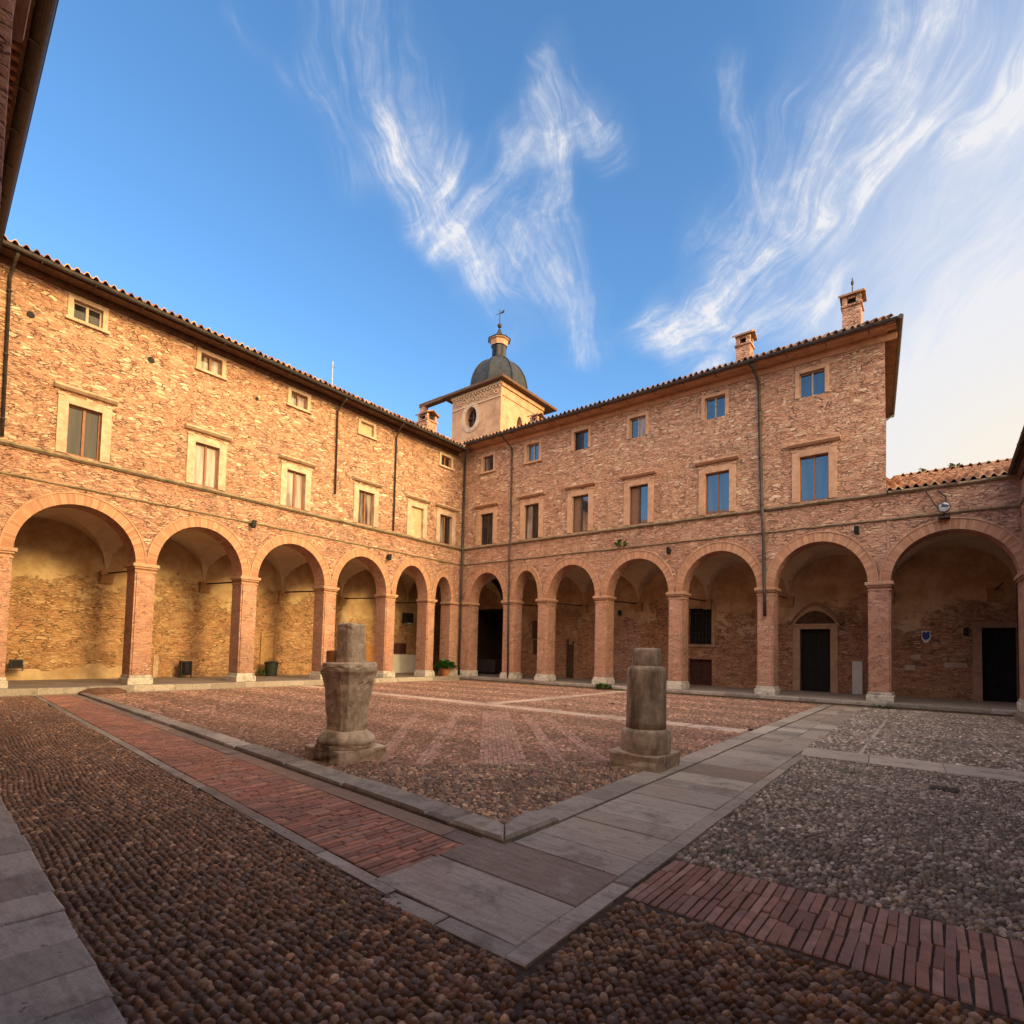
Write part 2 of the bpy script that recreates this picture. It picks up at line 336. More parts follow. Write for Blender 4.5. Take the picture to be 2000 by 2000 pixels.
col = k.mix(k.m('MULTIPLY', k.sm(k.noise(k.pos, 2.1, 6, .72), .54, .68), .55), col, (.50, .44, .39))
col = k.mix(k.m('MULTIPLY', k.sm(k.noise(k.vm('ADD', k.pos, (9, 3, 0)), 1.5, 6, .72), .50, .68), .65), col, (.15, .125, .105))
col = k.mix(k.m('MULTIPLY', k.sm(k.noise(k.vm('ADD', k.pos, (2, 8, 0)), .7, 4, .6), .56, .66), .35), col, (.36, .22, .16))
col = k.mix(k.m('MULTIPLY', k.sm(gr_, .35, .7), .35), col, k.mix(1.0, col, (.5, .48, .46), 'MULTIPLY'))
pit_ = k.sm(k.noise(k.pos, 17, 3, .5), .66, .74)
col = k.mix(k.m('MULTIPLY', pit_, .55), col, (.07, .055, .045))
k.put(k.b.inputs['Base Color'], col); k.put(k.b.inputs['Roughness'], k.m('ADD', .55, k.m('MULTIPLY', riv, .4)))
bump(k, k.m('SUBTRACT', k.m('ADD', riv, k.m('MULTIPLY', gr_, .5)), k.m('MULTIPLY', pit_, .8)), .55, .010)
simple('joint_dirt', (.060, .042, .030), (.12, .088, .066), 12, .95, .5)
simple('ground_dirt', (.10, .068, .05), (.17, .115, .085), 5, .95, .4)

# ------------------------------------------------------------------ mesh helpers
class MB:
    def __init__(s): s.v = []; s.f = []; s.uv = []; s.has_uv = False
    def face(s, pts, uv=None):
        b = len(s.v); s.v += [tuple(p) for p in pts]; s.f.append(tuple(range(b, b + len(pts))))
        s.uv.append(uv or [(0, 0)] * len(pts)); s.has_uv |= uv is not None
    def raw(s, vs_, fs_):
        b = len(s.v); s.v += [tuple(p) for p in vs_]
        for f in fs_: s.f.append(tuple(i + b for i in f)); s.uv.append([(0, 0)] * len(f))
    def grid(s, rows, uvrows=None, close=False):
        """rows of points -> shared-vertex quads"""
        b = len(s.v); n = len(rows[0])
        for r in rows: s.v += [tuple(p) for p in r]
        for i in range(len(rows) - 1):
            for j in range(n - (0 if close else 1)):
                j2 = (j + 1) % n
                s.f.append((b + i * n + j, b + i * n + j2, b + (i + 1) * n + j2, b + (i + 1) * n + j))
                if uvrows: s.has_uv = True; s.uv.append([uvrows[i][j], uvrows[i][j2], uvrows[i + 1][j2], uvrows[i + 1][j]])
                else: s.uv.append([(0, 0)] * 4)
    def box(s, M, a0, a1, b0, b1, c0, c1):
        p = [M(a, b, c) for a in (a0, a1) for b in (b0, b1) for c in (c0, c1)]
        s.raw(p, [(0, 1, 3, 2), (4, 6, 7, 5), (0, 4, 5, 1), (2, 3, 7, 6), (0, 2, 6, 4), (1, 5, 7, 3)])
    def prism(s, M, prof, a0, a1):
        """closed profile of (b, c) swept from a0 to a1"""
        n = len(prof); p = [M(a0, b, c) for b, c in prof] + [M(a1, b, c) for b, c in prof]
        s.raw(p, [tuple(range(n)), tuple(range(2 * n - 1, n - 1, -1))] + [(i, (i + 1) % n, n + (i + 1) % n, n + i) for i in range(n)])
    def tube(s, pts, r, n=8, cap=True):
        rows = []; pts = [Vector(p) for p in pts]
        a = None
        for i, p in enumerate(pts):
            d = (pts[min(i + 1, len(pts) - 1)] - pts[max(i - 1, 0)]).normalized()
            if a is None: a = d.cross(Vector((0, 0, 1)) if abs(d.z) < .9 else Vector((1, 0, 0)))
            a = (a - d * a.dot(d)).normalized(); b = d.cross(a)
            rr = r[i] if isinstance(r, (list, tuple)) else r
            rows.append([p + a * rr * math.cos(2 * PI * j / n) + b * rr * math.sin(2 * PI * j / n) for j in range(n)])
        b0 = len(s.v); s.grid(rows, close=True)
        if cap:
            s.f.append(tuple(range(b0, b0 + n))); s.uv.append([(0, 0)] * n)
            e = len(s.v); s.f.append(tuple(range(e - n, e))); s.uv.append([(0, 0)] * n)
    def lathe(s, c, prof, n=16, rot=0, jit=0):
        rows = []
        for r_, z in prof:
            rows.append([(c[0] + r_ * (1 + jit * random.uniform(-1, 1)) * math.cos(rot + 2 * PI * j / n), c[1] + r_ * (1 + jit * random.uniform(-1, 1)) * math.sin(rot + 2 * PI * j / n), c[2] + z) for j in range(n)])
        b0 = len(s.v); s.grid(rows, close=True)
        s.f.append(tuple(range(b0, b0 + n))); s.uv.append([(0, 0)] * n)
        e = len(s.v); s.f.append(tuple(range(e - n, e))); s.uv.append([(0, 0)] * n)
    def build(s, name, mat, parent=None, smooth=False, recalc=True, bevel=0):
        me = bpy.data.meshes.new(name); base = Vector(ORG.get(parent, (0, 0, 0))) if parent else Vector((0, 0, 0))
        me.from_pydata([tuple(Vector(p) - base) for p in s.v], [], s.f)
        if s.has_uv:
            l = me.uv_layers.new(name='UVMap'); flat = [c for f in s.uv for p in f for c in p]; l.data.foreach_set('uv', flat)
        if recalc or bevel:
            bm = bmesh.new(); bm.from_mesh(me)
            if bevel:
                bmesh.ops.remove_doubles(bm, verts=bm.verts, dist=.0005)
                bmesh.ops.recalc_face_normals(bm, faces=bm.faces)
                ed = [e for e in bm.edges if len(e.link_faces) == 2 and e.calc_face_angle(0) > .6]
                bmesh.ops.bevel(bm, geom=ed, offset=bevel, segments=2, profile=.6, affect='EDGES', clamp_overlap=True)
            else: bmesh.ops.recalc_face_normals(bm, faces=bm.faces)
            bm.to_mesh(me); bm.free()
        if smooth: me.polygons.foreach_set('use_smooth', [True] * len(me.polygons))
        me.materials.append(MATS[mat]); o = bpy.data.objects.new(name, me); COL.objects.link(o)
        if parent: o.parent = parent
        ORG[o] = base
        return o
ORG = {}
def tag(o, label=None, cat=None, group=None, kind=None):
    if label: o['label'] = label
    if cat: o['category'] = cat
    if group: o['group'] = group
    if kind: o['kind'] = kind
    return o
def thing(name, loc, label, cat, group=None):
    o = bpy.data.objects.new(name, None); COL.objects.link(o); o.location = loc; o.empty_display_size = .3
    ORG[o] = Vector(loc); return tag(o, label, cat, group)
def W(a, b, c): return (a, b, c)
def ML(s, d, z): return (d, s, z)                 # west wing: s = y, outward +x
def MN(s, d, z): return (s, -d, z)                # north wing: s = x, outward -y
def ME(s, d, z): return (23.42 - d, s, z)         # east range: s = y, outward -x
A_ = -.0749; TA = Vector((math.cos(A_), math.sin(A_))); NA = Vector((-TA.y, TA.x)); OA = Vector((21.3, -22.5))
def MS(s, d, z): q = OA + TA * s + NA * d; return (q.x, q.y, z)   # near wing, a little askew

Z0, ZF, ZC, ZLS, ZUS, ZE = 0.0, .2, 4.28, 6.456, 7.347, 12.75
DW, DP = .75, 4.1                                  # pier depth, back wall of the walk

# ------------------------------------------------------------------ builders for the wings
def arch_pts(s0, s1, zs, za, n=26):
    c, a, b = (s0 + s1) / 2, (s1 - s0) / 2, za - zs
    return [(c - a * math.cos(PI * i / n), zs + b * max(0, math.sin(PI * i / n)) ** (1 if a > 1.0 else .88)) for i in range(n + 1)]
def arcade(M, s_lo, s_hi, opens, ztop, parent, mat='brick_rubble'):
    m_ = MB(); cur = s_lo
    def rect(a, b, z0, z1):
        if b - a < 1e-4: return
        for d in (0, -DW): m_.face([M(a, d, z0), M(b, d, z0), M(b, d, z1), M(a, d, z1)])
    for (s0, s1, za) in opens:
        rect(cur, s0, ZC, ztop)
        pts = arch_pts(s0, s1, ZC, za)
        for (a, za_), (b, zb_) in zip(pts[:-1], pts[1:]):
            for d in (0, -DW): m_.face([M(a, d, za_), M(b, d, zb_), M(b, d, ztop), M(a, d, ztop)])
        cur = s1
    rect(cur, s_hi, ZC, ztop)
    m_.face([M(s_lo, 0, ztop), M(s_hi, 0, ztop), M(s_hi, -DW, ztop), M(s_lo, -DW, ztop)])
    o = m_.build('arcade_wall', mat, parent, recalc=False)
    so = MB()
    for (s0, s1, za) in opens:
        pts = arch_pts(s0, s1, ZC, za)
        so.grid([[M(a, 0.0, z) for a, z in pts], [M(a, -DW, z) for a, z in pts]])
    so.build('arch_soffit', 'pier_brick', parent, smooth=True, recalc=False)
    for (s0, s1, za) in opens:
        ar = MB(); wd = .34 if s1 - s0 > 2 else .27
        pi = arch_pts(s0, s1, ZC, za); c, a_, b_ = (s0 + s1) / 2, (s1 - s0) / 2, za - ZC
        po = arch_pts(s0 - wd * .82, s1 + wd * .82, ZC, za + wd)
        L = [0]
        for p, q in zip(pi[:-1], pi[1:]): L.append(L[-1] + math.hypot(q[0] - p[0], q[1] - p[1]) * 1.1)
        f = .03
        ar.grid([[M(x, f, z) for x, z in pi], [M(x, f, z) for x, z in po]], [[(l, 0.02) for l in L], [(l, .36) for l in L]])
        ar.grid([[M(x, f, z) for x, z in po], [M(x, -.02, z) for x, z in po]], [[(l, .3) for l in L], [(l, .34) for l in L]])
        ar.grid([[M(x, f, z) for x, z in pi], [M(x, -.02, z) for x, z in pi]], [[(l, .02) for l in L], [(l, .06) for l in L]])
        ao = ar.build('archivolt', 'voussoir_brick', parent, recalc=False)
        rim = MB(); p2 = arch_pts(s0 - wd * .82 - .045, s1 + wd * .82 + .045, ZC, za + wd + .045)
        rim.grid([[M(x, .055, z) for x, z in po], [M(x, .055, z) for x, z in p2]]); rim.grid([[M(x, .055, z) for x, z in p2], [M(x, -.02, z) for x, z in p2]]); rim.grid([[M(x, .055, z) for x, z in po], [M(x, .02, z) for x, z in po]])
        rm = rim.build('arch_moulding', 'pink_stone', parent, recalc=False); rm.parent = ao; ORG[rm] = ORG[ao]
def pillar(M, c, wd, parent, dark=False):
    h = wd / 2; m_ = MB()
    m_.box(M, c - h, c + h, -DW, .0, ZF + .30, ZC - .02)
    m_.box(M, c - h + .05, c + h - .05, -DW + .05, .045, ZF + .32, ZC - .26)
    p = m_.build('pillar', 'pier_brick', parent, bevel=.018)
    b = MB(); b.box(M, c - h - .07, c + h + .07, -DW - .05, .10, ZF - .02, ZF + .22); b.box(M, c - h - .03, c + h + .03, -DW - .03, .065, ZF + .215, ZF + .32)
    b.build('base', 'base_stone', p, bevel=.03)
    q = MB(); q.box(M, c - h - .09, c + h + .09, -DW - .06, .115, ZC - .085, ZC + .03); q.box(M, c - h - .035, c + h + .035, -DW - .03, .07, ZC - .15, ZC - .083); q.box(M, c - h - .02, c + h + .02, -DW - .02, .06, ZC - .275, ZC - .225)
    q.build('capital', 'pink_stone', p, bevel=.022)
    return p
def upper_wall(M, s_lo, s_hi, z_lo, z_hi, wins, parent, mat='rubble_masonry', depth=.22):
    """wall with real openings; reveals go back to the window frames"""
    ss = sorted({s_lo, s_hi, *[x for w_ in wins for x in w_[:2]]}); zz = sorted({z_lo, z_hi, *[x for w_ in wins for x in w_[2:4]]})
    m_ = MB()
    for a, b in zip(ss[:-1], ss[1:]):
        for c, d in zip(zz[:-1], zz[1:]):
            mx, mz = (a + b) / 2, (c + d) / 2
            if any(w_[0] < mx < w_[1] and w_[2] < mz < w_[3] for w_ in wins): continue
            m_.face([M(a, 0, c), M(b, 0, c), M(b, 0, d), M(a, 0, d)])
    for (a, b, c, d) in [w_[:4] for w_ in wins]:
        m_.face([M(a, 0, c), M(a, -depth, c), M(a, -depth, d), M(a, 0, d)]); m_.face([M(b, 0, c), M(b, -depth, c), M(b, -depth, d), M(b, 0, d)])
        m_.face([M(a, 0, c), M(b, 0, c), M(b, -depth, c), M(a, -depth, c)]); m_.face([M(a, 0, d), M(b, 0, d), M(b, -depth, d), M(a, -depth, d)])
    return m_.build('wall', mat, parent, recalc=False)
def window(M, a, b, c, d, parent, big, stone, gl, wood='red_wood', sill=True, blind=False, hood=True, sash=.05):
    fw = .25 if big else .13
    m_ = MB(); pr = .045; k0 = c - (.0 if big else 0)
    m_.box(M, a - fw, a + .015, -.20, pr, k0, d + fw); m_.box(M, b - .015, b + fw, -.20, pr, k0, d + fw); m_.box(M, a + .012, b - .012, -.20, pr - .004, d - .01, d + fw - .003)
    if big: m_.box(M, a - fw - .03, a - .08, -.01, pr + .025, d + fw - .05, d + fw + .02); m_.box(M, b + .08, b + fw + .03, -.01, pr + .025, d + fw - .05, d + fw + .02)
    wn_ = m_.build('window', stone, parent, bevel=.01)
    if big and hood:
        hd = MB(); hd.prism(M, [(0, d + fw + .12), (.10, d + fw + .13), (.19, d + fw + .20), (.19, d + fw + .25), (0, d + fw + .29)], a - fw - .13, b + fw + .13)
        hd.build('hood', stone, wn_, bevel=.01)
    if not big and sill:
        sl = MB(); sl.box(M, a - fw - .05, b + fw + .05, -.15, .10, c - .09, c + .004); sl.build('sill', 'pale_stone' if stone == 'pale_stone' else 'pink_stone', wn_, bevel=.01)
    if blind:
        bl = MB(); bl.box(M, a + .01, b - .01, -.24, -.12, c, d - .005); bl.build('infill_panel', 'old_infill', wn_); return wn_
    fr = MB(); e = sash; z0 = c + .01
    for (x0, x1) in ((a + .016, a + .016 + e), (b - .016 - e, b - .016)): fr.box(M, x0, x1, -.19, -.12, z0, d - .012)
    mid = (a + b) / 2; fr.box(M, mid - e * .75, mid + e * .75, -.19, -.105, z0, d - .012)
    for (y0, y1) in ((z0 + .001, z0 + e * 1.2), (d - .013 - e, d - .013)):
        fr.box(M, a + .017 + e, mid - e * .76, -.188, -.125, y0, y1); fr.box(M, mid + e * .76, b - .017 - e, -.188, -.125, y0, y1)
    fr.build('sash', wood, wn_, bevel=.004)
    for i, (x0, x1) in enumerate(((a + .02 + e, mid - e * .7), (mid + e * .7, b - .02 - e))):
        g = MB(); g.box(M, x0 - .01, x1 + .01, -.172, -.158, z0 + .02, d - .02); g.build('pane', gl[i] if isinstance(gl, tuple) else gl, wn_)
    return wn_
simple('old_infill', (.46, .33, .20), (.60, .45, .29), 3, .9, .3, stain=(.34, .22, .13))

def tile_roof(M, s_lo, s_hi, d_eave, d_ridge, z_eave, pitch, parent, keep=None, name='roof', lo_skew=0.0, hi_skew=0.0):
    """barrel tiles: corrugated columns, stepped rows, jagged eave. d decreases up the slope"""
    wd, rl = .235, .40; ncol = int((s_hi - s_lo) / wd); L = (d_eave - d_ridge); nrow = max(1, int(L / rl)); m_ = MB()
    prof = [(.0, -.02), (.14, -.012), (.24, .045), (.38, .085), (.52, .085), (.66, .045), (.78, -.012), (1.0, -.02)]
    rows = []; uvr = []
    jit = [[random.uniform(-.045, .045) for _ in range(ncol)] for _ in range(nrow + 1)]
    jz = [[random.uniform(-.012, .012) for _ in range(ncol)] for _ in range(nrow + 1)]
    for i in range(nrow + 1):
        for e in (0, 1):
            if i == nrow and e: continue
            r_, ur = [], []
            for j in range(ncol):
                for (q, h) in prof[:-1]:
                    up = (i + (0 if e == 0 else .97)) * rl + (jit[i][j] if e == 0 else jit[i + 1][j]) * (0 if (i == nrow) else 1)
                    d = d_eave - up * L / (nrow * rl)
                    f_ = up / (nrow * rl)
                    a = s_lo + lo_skew * f_ + (j + q) * (s_hi - s_lo + (hi_skew - lo_skew) * f_) / ncol
                    r_.append(M(a, d, z_eave + up * pitch * L / (nrow * rl) + h + (.03 if e == 0 else -.005) + jz[i][j])); ur.append((j + .001 + q * .99, i + (.01 if e == 0 else .98)))
            rows.append(r_); uvr.append(ur)
    m_.grid(rows, uvr)
    # underside of the tiles at the eave so that they have thickness
    m_.grid([rows[0], [tuple(Vector(p) + Vector((0, 0, -.035))) for p in rows[0]]], [uvr[0], uvr[0]])
    if keep:
        fs = [(f, u) for f, u in zip(m_.f, m_.uv) if keep([sum(m_.v[i][q] for i in f) / len(f) for q in range(3)])]
        m_.f = [f for f, _ in fs]; m_.uv = [u for _, u in fs]
    return m_.build(name, 'roof_tile', parent, smooth=False, recalc=False)
def gutter(M, s0, s1, d, z, r_, parent, mat='pipe_metal'):
    m_ = MB(); n = 9
    rows = [[M(s, d + r_ * math.cos(PI + PI * j / n), z + r_ * math.sin(PI + PI * j / n)) for j in range(n + 1)] for s in np.linspace(s0, s1, 40)]
    m_.grid(rows); rows2 = [[M(s, d + (r_ - .012) * math.cos(PI + PI * j / n), z + (r_ - .012) * math.sin(PI + PI * j / n)) for j in range(n + 1)] for s in np.linspace(s0, s1, 40)]
    m_.grid(rows2)
    for s in np.arange(s0 + .6, s1, 1.3): m_.box(M, s - .015, s + .015, d - r_ - .3, d + r_ * .2, z - r_ - .022, z - r_ - .006)
    m_.tube([M(s0, d + r_, z), M(s1, d + r_, z)], .014, 6)
    return m_.build('gutter', mat, parent, smooth=False)
def downpipe(M, pts, parent, r_=.05):
    m_ = MB(); m_.tube([M(*p) for p in pts], r_, 8)
    zs = np.arange(pts[-1][2] + .5, pts[0][2] - .6, 1.9)
    for z in zs:
        s = np.interp(z, [p[2] for p in pts[::-1]], [p[0] for p in pts[::-1]]); d = np.interp(z, [p[2] for p in pts[::-1]], [p[1] for p in pts[::-1]])
        m_.tube([M(s, d, z), M(s, d, z + .05)], r_ + .014, 8); m_.box(M, s - .012, s + .012, -.01, d, z + .012, z + .036)
    return m_.build('downpipe', 'pipe_metal', parent, smooth=True)
def string_course(M, s0, s1, z, h, pr, parent, mat):
    m_ = MB(); prof0 = [(-.01, z - h / 2), (pr * .45, z - h / 2), (pr, z - h * .1), (pr, z + h * .35), (-.01, z + h / 2)]
    n = int((s1 - s0) / .45); rows = []
    for i, s in enumerate(np.linspace(s0, s1, n + 1)):
        jz = random.uniform(-.012, .012); jd = random.uniform(-.014, .010)
        rows.append([M(s, b + (jd if b > 0 else 0), c + jz) for b, c in prof0])
    m_.grid(rows, close=True)
    return m_.build('string_course', mat, parent, recalc=True)
def vaults(M, edges, parent, d0=-DW, d1=-DP, rise=1.72):
    """one groin vault per bay"""
    for (a, b) in zip(edges[:-1], edges[1:]):
        n = 20; m_ = MB(); rows = []
        for i in range(n + 1):
            x = -1 + 2 * i / n; row = []
            for j in range(n + 1):
                y = -1 + 2 * j / n
                z1 = math.sqrt(max(0, 1 - x * x)); z2 = math.sqrt(max(0, 1 - y * y))
                row.append(M(a + (b - a) * i / n, d0 + (d1 - d0) * j / n, ZC + .04 + rise * max(z1, z2)))
            rows.append(row)
        m_.grid(rows); m_.build('vault', 'vault_plaster', parent, smooth=False, recalc=False)
def corbel(M, s, parent, d=-DP):
    m_ = MB(); w_ = .24
    m_.box(M, s - w_, s + w_, d - .01, d + .30, ZC - .07, ZC + .06)
    m_.prism(lambda a, b, c: M(a, b, c), [(d - .01, ZC - .40), (d + .10, ZC - .40), (d + .26, ZC - .07), (d - .01, ZC - .07)], s - w_ * .85, s + w_ * .85)
    m_.build('corbel', 'corbel_stone', parent, bevel=.012)
simple('corbel_stone', (.34, .19, .09), (.46, .28, .14), 6, .9, .3, stain=(.2, .11, .06))
def tie_rod(M, s, parent):
    m_ = MB(); m_.tube([M(s, -DW + .02, ZC - .12), M(s, -DP + .3, ZC - .02)], .032, 8); m_.build('tie_rod', 'dark_iron', parent)
def eave(M, s0, s1, parent, mat, z_in, z_out, over):
    m_ = MB(); m_.prism(M, [(-.3, z_in), (0.0, z_in), (over, z_out), (over, z_out + .06), (-.3, z_in + .10)], s0, s1)
    if mat == 'eave_plaster': m_.prism(M, [(over * .45, z_out - .05), (over - .02, z_out - .05), (over - .02, z_out + .02), (over * .45, z_out + .02)], s0, s1)
    m_.prism(M, [(0, z_in - .22), (.05, z_in - .22), (.12, z_in - .09), (.12, z_in - .003), (0, z_in - .003)], s0, s1)
    return m_.build('eave', mat, parent)
def chimney(x, y, z0, z1, w_, roof, cap='gable', rod=False):
    m_ = MB(); h = w_ / 2; M = lambda a, b, c: (x + a, y + b, c)
    m_.box(M, -h, h, -h, h, z0, z1 - .62)
    m_.box(M, -h - .05, h + .05, -h - .05, h + .05, z1 - .62, z1 - .54)
    for sx in (-1, 1):
        for sy in (-1, 1): m_.box(M, sx * h if sx < 0 else h - .16, -h + .16 if sx < 0 else h, sy * h if sy < 0 else h - .16, -h + .16 if sy < 0 else h, z1 - .545, z1 - .22)
    m_.box(M, -h + .155, h - .155, -h + .02, -h + .10, z1 - .30, z1 - .22)
    c = m_.build('chimney', 'brick_rubble', roof, bevel=.01)
    cp = MB(); o = h + .12
    cp.prism(M, [(-o, z1 - .22), (0, z1 + .0), (o, z1 - .22), (o, z1 - .15), (0, z1 + .08), (-o, z1 - .15)], -o, o)
    cp.build('chimney_cap', 'roof_tile_plain', c)
    dk = MB(); dk.box(M, -h + .17, h - .17, -h + .17, h - .17, z1 - .53, z1 - .19); dk.build('flue', 'near_black', c)
    if rod:
        r_ = MB(); r_.tube([(x, y, z1 + .03), (x, y, z1 + .62)], .02, 6); r_.tube([(x, y, z1 + .38), (x, y, z1 + .5)], .05, 6); r_.build('finial', 'dark_iron', c)
    return c
simple('roof_tile_plain', (.24, .13, .08), (.40, .23, .14), 6, .9, .4, stain=(.1, .08, .05))

# ================================================================== GROUND
def sheet(name, poly, z, mat, kind='structure'):
    m_ = MB(); m_.face([(x, y, z) for x, y in poly]); return tag(m_.build(name, mat, recalc=False), kind=kind)
sheet('ground', [(-2000, -2000), (2000, -2000), (2000, 2000), (-2000, 2000)], -.03, 'ground_dirt')
sheet('courtyard_ground', [(-.2, -23), (23.8, -24), (23.8, .3), (-.2, .3)], -.003, 'joint_dirt')

def inside(poly, x, y):
    p = np.array(poly); r_ = np.zeros(len(x), bool); j = len(p) - 1
    for i in range(len(p)):
        c = ((p[i, 1] > y) != (p[j, 1] > y)) & (x < (p[j, 0] - p[i, 0]) * (y - p[i, 1]) / (p[j, 1] - p[i, 1] + 1e-12) + p[i, 0]); r_ ^= c; j = i
    return r_
PAL_N = np.array([2.7, 2.42, 2.2]) * np.array([(.075, .042, .027), (.10, .055, .034), (.135, .078, .048), (.115, .08, .06), (.17, .115, .075), (.085, .065, .055), (.20, .145, .10), (.06, .038, .03)])
PAL_G = np.array([1.62, 1.58, 1.55]) * np.array([(.12, .095, .08), (.165, .135, .115), (.22, .185, .16), (.14, .105, .085), (.27, .23, .20), (.10, .08, .07), (.19, .14, .115), (.33, .29, .26)])
PAL_F = np.array([1.2, 1.12, 1.08]) * np.array([(.24, .135, .095), (.29, .17, .125), (.21, .125, .09), (.33, .21, .16), (.26, .17, .13), (.19, .12, .09), (.37, .25, .19), (.27, .145, .10)])
def cobbles(name, poly, mat, pal, ang, lx, ly, hgt, lod=2, jit=.28, holes=(), bend=0.0, w=None, z=0.0, tilt=.18, swirl=0.0):
    """each river pebble a real rounded stone, set in rows; ang = row direction"""
    p = np.array(poly); c, s_ = math.cos(ang), math.sin(ang)
    q = np.stack([p[:, 0] * c + p[:, 1] * s_, -p[:, 0] * s_ + p[:, 1] * c], 1)
    a = np.arange(q[:, 0].min(), q[:, 0].max(), lx); b = np.arange(q[:, 1].min(), q[:, 1].max(), ly)
    A, B = np.meshgrid(a, b); A = A + (np.arange(len(b)) % 2 * lx * .5)[:, None]
    A = A.ravel(); B = B.ravel()
    A = A + rng.normal(0, jit * lx * .45, len(A)); B = B + rng.normal(0, jit * ly * .45, len(B))
    B = B + bend * np.sin(A * 1.9) * .10 + bend * np.sin(A * .7 + B * 1.3) * .12
    X = A * c - B * s_; Y = A * s_ + B * c
    k_ = inside(poly, X, Y)
    for h in holes: k_ &= ~inside(h, X, Y)
    X, Y, A, B = X[k_], Y[k_], A[k_], B[k_]; n = len(X)
    if lod == 2:
        T = [(math.cos(2 * PI * j / 8), math.sin(2 * PI * j / 8), -.55) for j in range(8)] + [(.86 * math.cos(2 * PI * j / 8), .86 * math.sin(2 * PI * j / 8), .45) for j in range(8)] + [(.45 * math.cos(2 * PI * j / 8), .45 * math.sin(2 * PI * j / 8), .86) for j in range(8)] + [(0, 0, 1)]
        F = [(j, (j + 1) % 8, 8 + (j + 1) % 8, 8 + j) for j in range(8)] + [(8 + j, 8 + (j + 1) % 8, 16 + (j + 1) % 8, 16 + j) for j in range(8)]; FT = [(16 + j, 16 + (j + 1) % 8, 24) for j in range(8)]
    else:
        T = [(math.cos(2 * PI * j / 6), math.sin(2 * PI * j / 6), -.5) for j in range(6)] + [(.7 * math.cos(2 * PI * j / 6), .7 * math.sin(2 * PI * j / 6), .65) for j in range(6)] + [(0, 0, 1)]
        F = [(j, (j + 1) % 6, 6 + (j + 1) % 6, 6 + j) for j in range(6)]; FT = [(6 + j, 6 + (j + 1) % 6, 12) for j in range(6)]
    T = np.array(T); nv = len(T)
    th = ang + PI / 2 + rng.normal(0, .26, n) + swirl * np.sin(A * 1.1 + B * .6)
    big = np.where(rng.random(n) < .22, rng.uniform(.62, 1.5, n), 1.0); sx = ly * .58 * rng.uniform(.72, 1.28, n) * big; sy = lx * .60 * rng.uniform(.74, 1.25, n) * big; sz = hgt * rng.uniform(.75, 1.25, n)
    P = np.repeat(T[None], n, 0).copy(); P += rng.normal(0, .06, P.shape)
    P[:, :, 0] *= sx[:, None]; P[:, :, 1] *= sy[:, None]; P[:, :, 2] *= sz[:, None]
    P[:, :, 2] += P[:, :, 0] * rng.normal(0, tilt, n)[:, None] + P[:, :, 1] * rng.normal(0, tilt, n)[:, None]
    ct, st = np.cos(th)[:, None], np.sin(th)[:, None]
    V = np.stack([X[:, None] + P[:, :, 0] * ct - P[:, :, 1] * st, Y[:, None] + P[:, :, 0] * st + P[:, :, 1] * ct, P[:, :, 2] + z - hgt * .25 + rng.normal(0, hgt * .1, n)[:, None]], -1).reshape(-1, 3)
    off = (np.arange(n) * nv)[:, None, None]
    q4 = (np.array(F)[None] + off).reshape(-1, 4); q3 = (np.array(FT)[None] + off).reshape(-1, 3)
    me = bpy.data.meshes.new(name); me.vertices.add(len(V)); me.vertices.foreach_set('co', V.ravel())
    nl = q4.size + q3.size; me.loops.add(nl); me.loops.foreach_set('vertex_index', np.concatenate([q4.ravel(), q3.ravel()]).astype(np.int32))
    me.polygons.add(len(q4) + len(q3)); st_ = np.concatenate([np.arange(len(q4)) * 4, q4.size + np.arange(len(q3)) * 3]).astype(np.int32)
    me.polygons.foreach_set('loop_start', st_)
    me.update(calc_edges=True); me.validate()
    me.polygons.foreach_set('use_smooth', np.ones(len(me.polygons), bool))
    ix = rng.choice(len(pal), n, p=w); colr = pal[ix] * rng.uniform(.55, 1.5, n)[:, None] * np.where(rng.random(n) < .04, 1.7, 1.0)[:, None]
    # rows of slightly different stones give the faint banding
    ba = .2 if 'far' in mat else .09
    colr *= (1 + ba * np.sin(B * 2.9 + .5 * np.sin(A * .4)) + .08 * np.sin(B * 7.1 + 1))[:, None]
    ca = me.color_attributes.new('Col', 'FLOAT_COLOR', 'POINT')
    ca.data.foreach_set('color', np.repeat(np.concatenate([colr, np.ones((n, 1))], 1), nv, 0).ravel())
    me.materials.append(MATS[mat]); o = bpy.data.objects.new(name, me); COL.objects.link(o)
    tag(o, kind='stuff'); return o
